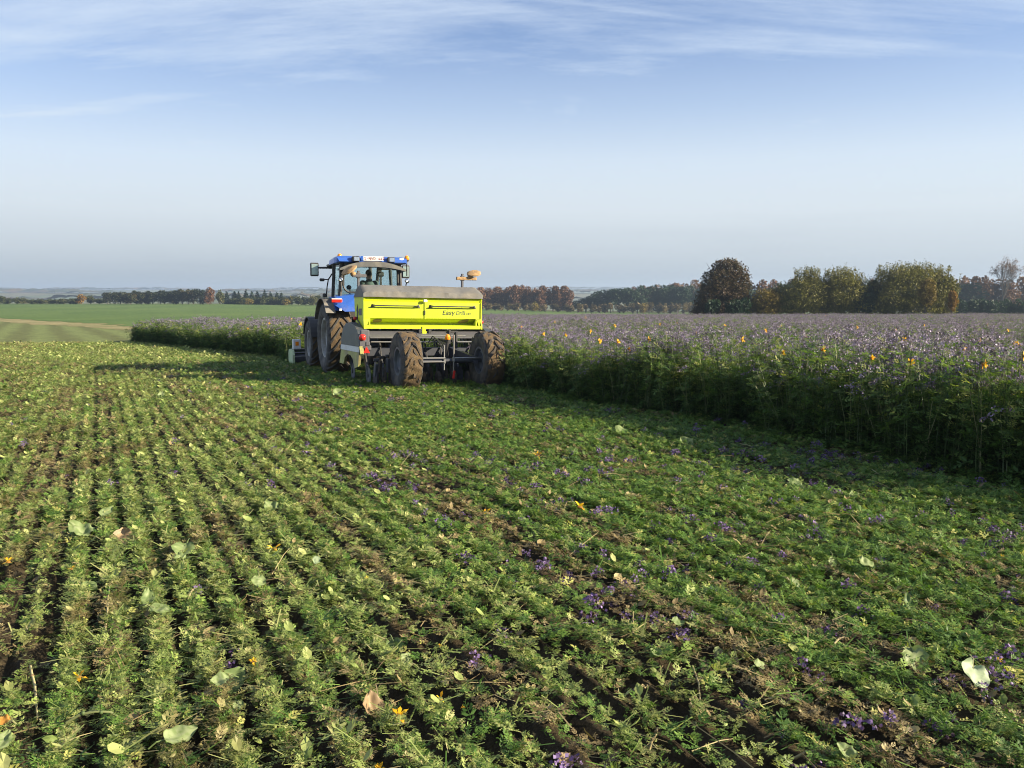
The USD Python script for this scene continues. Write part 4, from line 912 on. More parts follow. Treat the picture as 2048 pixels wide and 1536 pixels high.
def place_tree(kind, var, name, label, group, x, y, z, h, w, rz):
    cat = 'shrub' if 'shrub' in name else 'tree'; key = (kind, var); ph, pw = None, None
    if key not in PROTO:
        PROTO[key] = [None, tree_proto(kind, 100 + var * 13 + sum(map(ord, kind)))]
    proto, (ph, pw, (cm, cr), tk, m) = PROTO[key]
    sc = (w / pw, w / pw, h / ph)
    if proto is None:
        t = thing(name, label, cat, (x, y, z), rz, group, scale=sc)
        obj('crown', cm, M[m], t, rnd=cr); obj('trunk', tk, M['bark'], t)
        PROTO[key][0] = t; return t
    return copy_of(proto, name, label, cat, (x, y, z), rz, sc, group)

ORD = 'first second third fourth fifth sixth seventh eighth ninth tenth eleventh twelfth thirteenth fourteenth fifteenth sixteenth seventeenth eighteenth nineteenth twentieth'.split()
def nth(i): return ORD[i] if i < 20 else ('twenty-' if i < 29 else 'thirty-') + ORD[(i - 20) % 10 if i < 29 else i - 30]
RT = np.random.default_rng(33)
def row(kind, nvar, name, px0, px1, n, D, tops, group, text, wf, jitD=6, jx=.25):
    """n trees from picture column px0 to px1 at depth D; tops: picture rows of the tops at both ends and the middle"""
    pxs = np.linspace(px0, px1, n) + RT.uniform(-jx, jx, n) * (px1 - px0) / max(1, n - 1)
    pxs.sort()
    for i, p in enumerate(pxs):
        d = D + RT.uniform(-jitD, jitD); x = col(p, d); z = float(ground(x, d))
        t = np.interp(p, np.linspace(px0, px1, len(tops)), tops) + RT.uniform(-2.2, 2.2)
        h = height_at(t, d) - z
        w = wf * abs(px1 - px0) / max(1, n - 1) / FPX * d * RT.uniform(.9, 1.15)
        place_tree(kind, int(RT.integers(nvar)), name, text.format(nth(i)), group, x, d, z - .1, h, w, RT.random() * 360)

row('olive', 2, 'hedge_tree', 4, 150, 10, 408, (592, 597, 594), 'low trees of the far left hedge', '{} low tree from the left in the far left hedge', 1.7)
place_tree('orange', 0, 'autumn_tree', 'bright orange tree at the end of the far left hedge', None, col(167, 404), 404, float(ground(col(167, 404), 404)), height_at(588, 404) - float(ground(col(167, 404), 404)), 5.2, 40)
row('olive', 2, 'hedge_tree', 186, 206, 2, 410, (590, 594), 'grey green trees right of the orange tree', '{} grey green tree right of the bright orange tree', 1.0)
row('plantation', 3, 'plantation_tree', 220, 402, 17, 404, (583, 580, 577), 'dark trees of the plantation row', '{} dark tree from the left in the dense plantation row', 2.2, 5)
place_tree('rust', 0, 'rust_tree', 'rust red tree near the right end of the dark plantation', None, col(421, 398), 398, float(ground(col(421, 398), 398)) - .1, height_at(574, 398) - float(ground(col(421, 398), 398)), 5.4, 10)
place_tree('olive', 1, 'olive_tree', 'upright olive tree closing the right end of the plantation', None, col(443, 400), 400, float(ground(col(443, 400), 400)) - .1, height_at(579, 400) - float(ground(col(443, 400), 400)), 4.4, 80)
row('spruce', 2, 'spruce_tree', 458, 566, 10, 420, (583, 580, 584), 'dark spruces between plantation and tractor', '{} dark spruce from the left between plantation and tractor', 1.7)
row('olive', 2, 'field_tree', 470, 655, 14, 412, (594, 592, 590), 'low olive trees left of the tractor', '{} low olive tree from the left in front of the spruces', 1.6)
for i, p in enumerate((500, 574)):
    d = 402; place_tree('gold', 0, 'yellow_shrub', ('yellow orange shrub below the dark spruces', 'yellow shrub nearest to the tractor mirror')[i], None, col(p, d), d, float(ground(col(p, d), d)), height_at(597, d) - float(ground(col(p, d), d)), 4.6, 30 * i)
row('rust', 3, 'rust_tree', 958, 1136, 17, 424, (576, 571, 573), 'rust brown trees of the wood right of the drill', '{} rust brown tree from the left in the wood right of the drill', 2.5, 8)
row('pine', 3, 'pine_tree', 1146, 1396, 20, 424, (603, 578, 573, 570, 568), 'dark pines right of the rust brown wood', '{} dark blue green pine from the left right of the rust wood', 2.5, 10)
row('rust', 3, 'rust_tree', 1262, 1392, 8, 456, (572, 566, 562), 'brown crowns behind the dark pines', '{} brown crown from the left showing above the dark pines', 1.7, 6)
row('thin', 3, 'pale_shrub', 962, 1392, 34, 396, (605, 607, 603), 'thin pale shrubs along the wood edge', '{} thin pale shrub from the left along the wood edge', 1.5, 5)
for i, (p, t_, lb) in enumerate(((1070, 603, 'golden round shrub before the rust brown wood'), (1285, 606, 'golden shrub before the dark pines'))):
    d = 390; place_tree('gold', 0, 'golden_shrub', lb, None, col(p, d), d, float(ground(col(p, d), d)), height_at(t_, d) - float(ground(col(p, d), d)), 3.8, 50 * i)
row('rust', 3, 'wood_tree', 1500, 2046, 22, 335, (560, 556, 560, 556, 553, 556), 'brown trees of the far wood on the right', '{} brown tree from the left in the wood behind the bushes', 1.6, 8)
row('pine', 3, 'wood_pine', 1490, 1930, 10, 322, (566, 562, 562), 'dark pines before the right hand wood', '{} dark pine from the left behind the big bushes', 1.2, 6)
row('darkbush', 2, 'hedge_shrub', 1905, 2050, 9, 205, (598, 597, 596), 'dark hedge shrubs at the far right', '{} dark green shrub from the left in the clipped far right hedge', 1.7, 2)

def big_tree(name, label, px, D, lobes_px, n, size, m, seed, rough=.3, cat='tree', tr_=.28):
    """lobes given as (picture column, row, half width, half height) in pixels"""
    x0 = col(px, D); z0 = float(ground(x0, D)) - .15; k = D / FPX
    L = [((a - px) * k, (i % 3 - 1) * c * k * .35, height_at(b, D) - z0, c * k, c * k * .9, e * k) for i, (a, b, c, e) in enumerate(lobes_px)]
    t = thing(name, label, cat, (x0, D, z0)); cm, cr = crown(seed, L, n, size, rough, clump=.3, inner=.5)
    obj('crown', cm, M[m], t, rnd=cr)
    top = max(l[2] + l[5] for l in L); obj('trunk', trunk(top * .85, tr_, 12, seed, .4), M['bark'], t)
    return t
big_tree('beech_tree', 'big round copper brown tree standing alone before the wood', 1440, 128, [(1440, 590, 46, 46), (1455, 555, 40, 38), (1430, 568, 32, 30), (1470, 575, 30, 40), (1415, 600, 28, 34), (1408, 618, 22, 20), (1465, 610, 36, 28), (1450, 535, 28, 18), (1405, 626, 24, 16), (1440, 624, 34, 18), (1478, 624, 24, 18)], 24000, .16, 'beech_leaf', 41, .46)
for i, (lb, px, lobes) in enumerate((
        ('small dark green bush at the foot of the big copper tree', 1424, [(1420, 618, 14, 17), (1430, 612, 10, 14)]),
        ('dark holly like bush right of the copper tree foot', 1470, [(1466, 616, 20, 18), (1486, 614, 16, 20)]))):
    big_tree('dark_bush', lb, px, 121, lobes, 900, .22, 'pine', 50 + i, cat='bush', tr_=.06)
for i, (lb, px, lobes, n, m) in enumerate((
        ('golden leaning bush right of the big copper tree', 1530, [(1530, 602, 28, 26), (1515, 612, 22, 18), (1548, 598, 18, 22), (1530, 622, 30, 14)], 2200, 'gold_leaf'),
        ('first tall olive willow bush left of the dark gap', 1605, [(1605, 590, 40, 36), (1590, 600, 34, 30), (1625, 580, 30, 30), (1575, 608, 28, 24), (1600, 565, 22, 18), (1580, 622, 26, 16), (1608, 622, 30, 16), (1635, 620, 24, 18), (1648, 600, 22, 30), (1566, 600, 22, 26), (1620, 560, 16, 14)], 4200, 'willow_leaf'),
        ('second tall olive willow bush with yellowing top', 1680, [(1680, 582, 38, 36), (1665, 598, 34, 30), (1695, 590, 32, 36), (1683, 560, 26, 18), (1660, 620, 26, 18), (1690, 620, 28, 18), (1712, 618, 22, 18), (1650, 585, 20, 26), (1712, 592, 20, 30), (1662, 566, 16, 14)], 4200, 'willow_leaf'),
        ('low dark bush in the gap between the willow bushes', 1722, [(1722, 602, 24, 26), (1735, 590, 16, 18), (1745, 580, 14, 22)], 1600, 'pine'),
        ('largest olive green bush in the row of bushes', 1800, [(1800, 580, 52, 46), (1775, 590, 40, 42), (1830, 575, 44, 40), (1850, 592, 36, 38), (1810, 555, 36, 20), (1765, 565, 24, 24), (1835, 552, 30, 18), (1755, 612, 30, 26), (1790, 618, 34, 22), (1830, 618, 34, 22), (1868, 614, 28, 26), (1742, 596, 22, 34), (1788, 558, 22, 18), (1862, 566, 20, 20)], 8000, 'willow_leaf'),
        ('yellow leaved bush growing into the largest bush', 1846, [(1848, 588, 18, 24), (1852, 572, 14, 16)], 1100, 'gold_leaf'),
        ('rightmost orange green bush at the end of the bush row', 1888, [(1884, 590, 24, 40), (1894, 600, 14, 28), (1878, 565, 18, 22), (1880, 620, 26, 16)], 2600, 'willow_leaf'),
        ('orange fringe bush at the very right end of the bush row', 1900, [(1900, 600, 9, 22)], 500, 'orange_leaf'))):
    d = 126 if 'yellow leaved' not in lb and 'orange fringe' not in lb else 121
    t = big_tree('willow_bush', lb, px, d, lobes, int(n * 3.0), .14, m, 60 + i, .5, cat='bush', tr_=.10)
    # upright shoots standing out of the top
    rng = np.random.default_rng(90 + i); sh_ = MB(); LL = Leafy(); k = d / FPX
    zb = float(ground(col(px, d), d)) - .15
    if m == 'willow_leaf':
        for _ in range(int(len(lobes) * 22)):
            a, b, c, e = lobes[rng.integers(len(lobes))]; xx = (a - px + rng.uniform(-.8, .8) * c) * k; yy = rng.normal(0, c * k * .4); zz = height_at(b - e * rng.uniform(.5, .95), d) - zb; l = rng.uniform(.5, 1.3); lean = rng.normal(0, .15, 2)
            tip = np.array([xx + lean[0] * l, yy + lean[1] * l, zz + l]); sh_.tube([(xx, yy, zz - .6), tip], [.016, .005], 3, cap=False)
            pts = np.array([xx, yy, zz]) + (tip - (xx, yy, zz)) * rng.random((16, 1)) + rng.normal(0, .10, (16, 3)); cards(LL, pts, np.tile([0, 0, 1.], (16, 1)), .11, rng, rng.uniform(.3, .9, 16))
        obj('shoots', sh_, M['bark'], t); mm, rr_ = LL.get(); obj('shoot_leaves', mm, M[m], t, rnd=rr_)

def bare_tree(name, label, px, D, top, seed, wpx):
    x0 = col(px, D); z0 = float(ground(x0, D)) - .15; h = height_at(top, D) - z0; rng = np.random.default_rng(seed); mb = MB(); L = Leafy()
    wd = wpx * D / FPX
    def grow(p, d, l, r, lev):
        q_ = p + d * l; mid = p + d * l * .5 + rng.normal(0, l * .05, 3)
        mb.tube([p, mid, q_], [r, r * .8, r * .6], 5 if lev < 2 else 3, cap=False)
        if lev >= 5:
            cards(L, q_ + rng.normal(0, .35, (3, 3)), np.tile([0, 0, 1.], (3, 1)), .22, rng, rng.uniform(0, .9, 3)); return
        for _ in range(3 if lev else 5):
            nd = unit(d * (1.0 if lev else .9) + rng.normal(0, .55, 3) * (wd / h * 1.3, wd / h * 1.3, .6) + (0, 0, .12)); grow(q_ if rng.random() < .6 else p + d * l * rng.uniform(.5, 1), nd, l * rng.uniform(.62, .82), r * .6, lev + 1)
    grow(np.array([0, 0, 0.]), np.array([0, 0, 1.]), h * .27, h * .016, 0)
    t = thing(name, label, 'tree', (x0, D, z0)); zmax = max(np.max(v[:, 2]) for v in mb.v); k = h / zmax
    v, f = mb.get(); obj('trunk', (v * (1, 1, k), f), M['bark'], t); (v, f), r_ = L.get(); obj('crown', (v * (1, 1, k), f), M['rust_leaf'], t, rnd=r_)
bare_tree('bare_tree', 'tall nearly leafless tree above the far right wood', 2000, 318, 513, 5, 60)
bare_tree('bare_tree', 'second nearly leafless tree cut by the right picture edge', 2046, 324, 516, 8, 50)

# far wooded ridges, read as one mass
for D, w, top, amp, seed in RIDGES:
    rng = np.random.default_rng(seed); hw_ = D * .66; xs = np.arange(-hw_, hw_, max(3.0, D / 420)); ys = D - w * .25 + np.arange(7) * max(9, D / 160)
    Xr, Yr = np.meshgrid(xs, ys); bump = meshkit.fbm(np.stack([Xr / 14, Yr / 14, np.zeros_like(Xr)], -1), 3, seed); mask = meshkit.fbm(np.stack([Xr / 170, Yr / 400, np.ones_like(Xr)], -1), 3, seed + 2)
    Zr = far_ground(Xr, Yr) - 1 + (13 * bump) * np.clip((mask - .30) * 6, 0.0, 1)
    n, m_ = Xr.shape; i = np.arange(n - 1)[:, None] * m_ + np.arange(m_ - 1)[None]
    r_ = np.clip(meshkit.fbm(np.stack([Xr / 35, Yr / 35, np.zeros_like(Xr)], -1), 3, seed + 9) * 1.6 - .3, 0, 1)
    tag(obj('forest', (np.stack([Xr, Yr, Zr], -1).reshape(-1, 3), np.stack([i, i + 1, i + m_ + 1, i + m_], -1).reshape(-1, 4)), M['forest'], rnd=r_.ravel()),
        {3: 'nearest hazy wooded ridge beyond the treelines', 8: 'middle blue wooded ridge on the horizon', 15: 'farthest pale blue wooded ridge on the horizon'}[seed], 'forest', kind='stuff')

# ------------------------------------------------------------------ standing phacelia crop
def crop_plant(seed, hgt, stems, leaves, cymes, spread=.11):
    rng = np.random.default_rng(seed); S, L, P = Leafy(), Leafy(), Leafy()
    for _ in range(stems):
        a = rng.random() * 6.283; r = spread * math.sqrt(rng.random()); b = np.array([r * math.cos(a), r * math.sin(a), 0]); lean = rng.normal(0, .10, 2); h = hgt * rng.uniform(.78, 1.08)
        t = np.linspace(0, 1, 6); path = b + np.stack([lean[0] * t ** 1.5 * h + .01 * np.sin(t * 7 + a), lean[1] * t ** 1.5 * h, t * h], 1)
        mb = MB().tube(path, np.linspace(.0055, .0025, 6), 3, cap=False); v, f = mb.get(); S.add(v, f, rng.uniform(.1, .9))
        for k in range(leaves):
            tt = rng.uniform(.06, 1.0); p = np.array([np.interp(tt, t, path[:, q]) for q in range(3)]); az = rng.random() * 6.283
            d = np.array([math.cos(az), math.sin(az), rng.uniform(-.25, .7)]); ln = rng.uniform(.10, .22) * (1.15 - .45 * tt)
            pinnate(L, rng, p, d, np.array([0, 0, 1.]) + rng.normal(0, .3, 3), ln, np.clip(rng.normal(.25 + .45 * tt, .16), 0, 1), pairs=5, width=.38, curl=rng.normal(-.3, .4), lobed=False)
        for k in range(cymes):
            tt = rng.uniform(.84, 1.0); p = np.array([np.interp(tt, t, path[:, q]) for q in range(3)]); az = rng.random() * 6.283; l = rng.uniform(.04, .12)
            e = p + np.array([math.cos(az) * l, math.sin(az) * l, rng.uniform(.02, .10)]); mb = MB().tube([p, e], .0018, 3, cap=False); v, f = mb.get(); S.add(v, f, .6)
            m = 13; c = e + rng.normal(0, .019, (m, 3)) * (1, 1, .55) + np.stack([np.linspace(0, 1, m) * .03 * math.cos(az), np.linspace(0, 1, m) * .03 * math.sin(az), .012 * np.sin(np.linspace(0, 3, m))], 1)
            dd = unit(rng.normal(0, 1, (m, 3)) + (0, 0, .6)); sd = unit(np.cross(dd, rng.normal(0, 1, (m, 3)))); v, f = diamonds(c, dd * .021, sd * .011); P.add(v, f, np.repeat(np.clip(rng.normal(.55, .24, m) - (.35 if rng.random() < .2 else 0), 0, 1), 4))
    return [(*a.get(), mm, nm) for a, mm, nm in ((S, M['stem'], 'stems'), (L, M['standing'], 'leaves'), (P, M['petal'], 'flowers')) if a.n]
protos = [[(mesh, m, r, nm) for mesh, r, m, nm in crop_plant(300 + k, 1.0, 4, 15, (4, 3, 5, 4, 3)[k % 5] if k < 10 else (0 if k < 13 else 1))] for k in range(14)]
RC = np.random.default_rng(11)
def jitter(poly, step, y0, y1):
    x0, a0, x1, a1 = poly.bounds; y0, y1 = max(y0, a0), min(y1, a1)
    gx, gy = np.meshgrid(np.arange(x0, x1, step), np.arange(y0, y1, step)); p = np.stack([gx, gy], -1).reshape(-1, 2) + RC.uniform(-.5, .5, (gx.size, 2)) * step
    p = p[(np.abs(p[:, 0]) < .64 * p[:, 1] + 2.0)]
    return p[shapely.contains_xy(poly, p[:, 0], p[:, 1])]
edge_zone = crop_poly.boundary.buffer(1.6).intersection(crop_poly)
P1 = jitter(edge_zone, .155, 1, 52); P2 = jitter(crop_poly.difference(edge_zone), .26, 1, 40); P3 = jitter(crop_poly.difference(edge_zone), .36, 40, 130)
PP = np.vstack([P1, P2, P3]); n = len(PP)
dist = shapely.distance(shapely.points(PP), crop_poly.boundary)
hn = meshkit.fbm(np.c_[PP / 1.6, np.zeros(n)], 3, 2); fl = meshkit.fbm(np.c_[PP / 2.6, np.ones(n)], 3, 6)
sc = (.75 + .50 * hn) * RC.uniform(.82, 1.16, n); sc = np.where(dist < .35, sc * RC.uniform(.8, 1.1, n), sc)
scl = np.stack([np.where(PP[:, 1] > 40, 1.5, 1.15) * np.ones(n), np.where(PP[:, 1] > 40, 1.5, 1.15) * np.ones(n), sc], 1)
tilt = np.where(dist < .4, .22, .06)
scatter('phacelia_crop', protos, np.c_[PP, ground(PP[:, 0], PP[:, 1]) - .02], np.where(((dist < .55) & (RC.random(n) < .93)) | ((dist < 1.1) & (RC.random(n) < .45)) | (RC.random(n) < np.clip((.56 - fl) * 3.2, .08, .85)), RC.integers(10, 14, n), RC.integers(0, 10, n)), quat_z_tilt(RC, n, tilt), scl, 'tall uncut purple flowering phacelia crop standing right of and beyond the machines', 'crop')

# ------------------------------------------------------------------ mown phacelia on the ground
protos_m = [[(mesh, M['mulch'], r, 'leaves')] for mesh, r in (mulch_patch(500 + k, .048, 13, .024, .058, 1 if k % 4 == 0 else 0) for k in range(14))]
protos_f = [[(mesh, M['freshmulch'], r, 'leaves')] for mesh, r in (mulch_patch(600 + k, .05, 13, .028, .066, 0) for k in range(10))]
RS = np.random.default_rng(19)
def spots(y0, y1, dens):
    A = []
    for ya in np.arange(y0, y1, 1.0):
        hw_ = .64 * (ya + 1) + 1.2; k = RS.poisson(dens * 2 * hw_); A.append(np.c_[RS.uniform(-hw_, hw_, k), RS.uniform(ya, ya + 1, k)])
    return np.vstack(A)
pts = np.vstack([spots(1.6, 7, 980), spots(7, 13, 640), spots(13, 22, 340), spots(22, 46.3, 170)])
pts = pts[~shapely.contains_xy(crop_poly.buffer(-.9), pts[:, 0], pts[:, 1])]
pts = pts[pts[:, 1] < 46.2 + .03 * pts[:, 0] + 1.0 * meshkit.noise(np.c_[pts, np.zeros(len(pts))] * .8, 1)]
u_, v_ = pts @ UD, pts @ VD
fz = furrow(pts[:, 0], pts[:, 1])
near = sm((52 - pts[:, 1]) / 14)
gapn = meshkit.fbm(np.c_[u_ * .35, v_ * 2.4, np.zeros(len(pts))], 3, 12)
keepm = (RS.random(len(pts)) < np.clip(sm((row_phase(pts[:, 0], pts[:, 1]) - .08 + .75 * (meshkit.noise(np.c_[u_ * 1.2, v_ * 2.2, np.zeros(len(pts))], 8) - .5)) / .55), .07, 1) * near + (1 - near)) & ((gapn < .60) | (RS.random(len(pts)) < .45))
pts, u_, v_, fz, near = pts[keepm], u_[keepm], v_[keepm], fz[keepm], near[keepm]
fresh_p = np.clip(.16 + .75 * sm((v_ - 1.2 + 1.2 * (meshkit.noise(np.c_[u_ * .3, v_ * .8, np.zeros(len(v_))], 4) - .5)) / 2.6), 0, .92) * sm((34 - pts[:, 1]) / 12) + .10
isf = RS.random(len(pts)) < fresh_p
BANDS = [(-3.6, .16, .7), (-2.85, .14, .5), (-2.1, .16, .8), (-1.35, .12, .4), (-.6, .17, .8), (.02, .15, .75), (.75, .10, .35), (1.5, .13, .7), (2.05, .09, .3), (2.62, .19, 1.0), (3.3, .13, .7), (4.05, .12, .6), (4.8, .14, .6), (5.6, .12, .5)]
band = np.zeros(len(pts)); vb = v_ + .10 * (meshkit.noise(np.c_[u_ * .25, np.zeros(len(pts)), np.zeros(len(pts))], 14) - .5)
for v0, w0, a0 in BANDS: band = np.maximum(band, a0 * sm(1.4 - np.abs(vb - v0) / w0) * sm((meshkit.noise(np.c_[u_ * .45, np.full(len(pts), v0), np.zeros(len(pts))], 17) - .12) / .4))
band *= sm((30 - pts[:, 1]) / 14)
left = RS.random(len(pts)) > band * .22
isw = RS.random(len(pts)) < np.clip(band * .7 + .05 + .24 * sm((-1.0 - v_) / 2.5), 0, 1)
pts, u_, v_, fz, near, isf, isw = (q_[left] for q_ in (pts, u_, v_, fz, near, isf, isw)); isf &= ~isw
zz = ground(pts[:, 0], pts[:, 1]) + .020 * row_phase(pts[:, 0], pts[:, 1]) * near + np.where(pts[:, 1] < 29.5, fz, -.04) + RS.uniform(-.004, .03, len(pts))
protos_w = [[(mesh, M['withered'], r, 'leaves')] for mesh, r in (mulch_patch(650 + k, .05, 11, .025, .06, 1 if k % 3 == 0 else 0) for k in range(8))]
for sel, pr, nm, lb in ((isw, protos_w, 'withered_phacelia', 'withered brown plant shreds lying along the seed furrows'), (~isf & ~isw, protos_m, 'mown_phacelia', 'wilting grey green mown phacelia leaves covering the rows'), (isf, protos_f, 'fresh_mown_phacelia', 'fresh dark green mown phacelia leaves nearer the standing crop')):
    p = pts[sel]; k = len(p); s = np.array([1, 1, .82]) * np.interp(p[:, 1], [2, 9, 20, 46], [.95, 1.08, 1.45, 2.0])[:, None] * RS.choice([.65, .85, 1.0, 1.15, 1.45], k, p=[.25, .27, .25, .17, .06])[:, None] * RS.uniform(.85, 1.15, k)[:, None]
    scatter(nm, pr, np.c_[p, zz[sel]], RS.integers(0, len(pr), k), quat_z_tilt(RS, k, .18), s, lb, 'mown plants')
# fallen purple flowers
pf = [[(mesh, M['fallen_petal'], r, 'flowers')] for mesh, r in (flower_clump(700 + k, 5 + k % 4, .022) for k in range(6))]
fp = np.vstack([spots(1.8, 9, 11.0), spots(9, 24, 3.4)]); fv = fp @ VD
fp = fp[(RS.random(len(fp)) < np.clip(.05 + .95 * sm((fv - .4) / 2.6), 0, 1)) & ~shapely.contains_xy(crop_poly, fp[:, 0], fp[:, 1])]
k = len(fp); scatter('fallen_phacelia_flowers', pf, np.c_[fp, ground(fp[:, 0], fp[:, 1]) + furrow(fp[:, 0], fp[:, 1]) + .02], RS.integers(0, 6, k), quat_z_tilt(RS, k, .3), RS.uniform(.7, 1.5, k), 'small purple phacelia flower heads lying in the mown rows', 'flowers')
# dry stalk bits
def straw_bit(seed):
    rng = np.random.default_rng(seed); L = Leafy()
    for _ in range(3):
        p = np.array([rng.normal(0, .08), rng.normal(0, .08), rng.uniform(.02, .05)]); th = rng.random() * 6.283; l = rng.uniform(.08, .28); d = np.array([math.cos(th), math.sin(th), rng.normal(.03, .15)])
        mb = MB().tube([p, p + d * l * .35 + (0, 0, .004), p + d * l * .7 + (.004, 0, .004), p + d * l], [.0018, .0018, .0015, .001], 3, cap=False); v, f = mb.get(); L.add(v, f, rng.random())
    return L.get()
ps = [[(mesh, M['straw'], r, 'stalks')] for mesh, r in (straw_bit(800 + k) for k in range(8))]
sp = np.vstack([spots(1.8, 10, 5), spots(10, 30, 2)]); sp = sp[~shapely.contains_xy(crop_poly, sp[:, 0], sp[:, 1])]; k = len(sp)
scatter('dry_stalk_litter', ps, np.c_[sp, ground(sp[:, 0], sp[:, 1]) + furrow(sp[:, 0], sp[:, 1]) + .01], RS.integers(0, 8, k), quat_z_tilt(RS, k, .15), RS.uniform(.7, 1.4, k), 'thin pale broken stalks strewn over the mown rows', 'stalks')

# ------------------------------------------------------------------ single leaves, flowers and stalks lying on the ground
def heart_leaf(seed, ln, wd, fold, curl, m, t, rn):
    rng = np.random.default_rng(seed); L = Leafy(); n, k = 13, 4
    ts = np.linspace(0, 1, n); half = wd / 2 * np.sin(np.pi * np.clip(ts * .86 + .13, 0, 1)) ** .75 * (1.15 - .25 * ts); half[-1] = .004
    rows = []
    for i, s in enumerate(ts):
        for q in np.linspace(-1, 1, 2 * k + 1):
            x = q * half[i] * (1 + .07 * rng.normal()); y = (s - .12 * abs(q) ** 2 * (1 - s) * -1 - .10 * abs(q) * (1 - s)) * ln
            z = fold * abs(x) + curl * ln * (s - .4) ** 2 + .30 * wd * (meshkit.noise(np.array([[q * 1.5 + 3, s * 3, seed]]), seed)[0] - .5) + .04 * wd * math.cos(abs(q) * 6 - s * 14) * abs(q)
            rows.append((x, y, z))
    v = np.array(rows); m_ = 2 * k + 1; i = np.arange(n - 1)[:, None] * m_ + np.arange(m_ - 1)[None]
    f = np.stack([i, i + 1, i + m_ + 1, i + m_], -1).reshape(-1, 4)
    r = np.clip(rn + .12 * rng.normal(0, 1, len(v)), 0, 1)
    r2 = r.copy().reshape(n, m_); r2[:, k] += .28; r2[2::3, 1:-1] += .14; r2[:, 0] -= .12; r2[:, -1] -= .12; L.add(v, f, np.clip(r2.ravel(), 0, 1))
    blade, rr = L.get(); obj('blade', blade, m, t, smooth=True, rnd=rr)
    mb = MB().tube([(0, .15 * ln, .003), (0, -.02 * ln, .0), (.02 * ln, -.25 * ln, .006), (.06 * ln, -.5 * ln, -.012)], [.002, .0035, .003, .003], 5)
    v, f = mb.get(); obj('petiole', (v, f), M['stem'], t, rnd=np.full(len(v), .8))

def on_ground(px, py, up=.05):
    p = at(px, py, up); x, y = p[0], p[1]
    return np.array([x, y, float(ground(x, y)) + float(furrow(np.array([x]), np.array([y]))[0]) + up - .005])
RL = np.random.default_rng(55)
def big_leaf(label, px, py, wpx, m='bigleaf', tone=.6, yaw=None, tilt=(0, 0), fold=.25, curl=.5, asp=1.15, seed=None):
    p = on_ground(px, py, .098); D = p[1]; wd = 1.0 * wpx * D / FPX; ln = wd * asp
    t = UsdGeom.Xform.Define(stage, numbered('/World/fallen_leaf')); t.AddTranslateOp().Set(tuple(map(float, p - np.array([0, 0, 0])))); t.AddRotateXOp().Set(float(tilt[0]) * .8); t.AddRotateYOp().Set(float(tilt[1]) + 10.0); t.AddRotateZOp().Set(float(RL.uniform(0, 360) if yaw is None else yaw))
    t.AddTranslateOp(opSuffix='c').Set((0.0, float(-ln / 2), 0.0))
    tag(t, label, 'leaf', 'large leaves fallen among the mown rows')
    heart_leaf(int(px) if seed is None else seed, ln, wd, fold, curl, M[m], t.GetPrim(), tone)
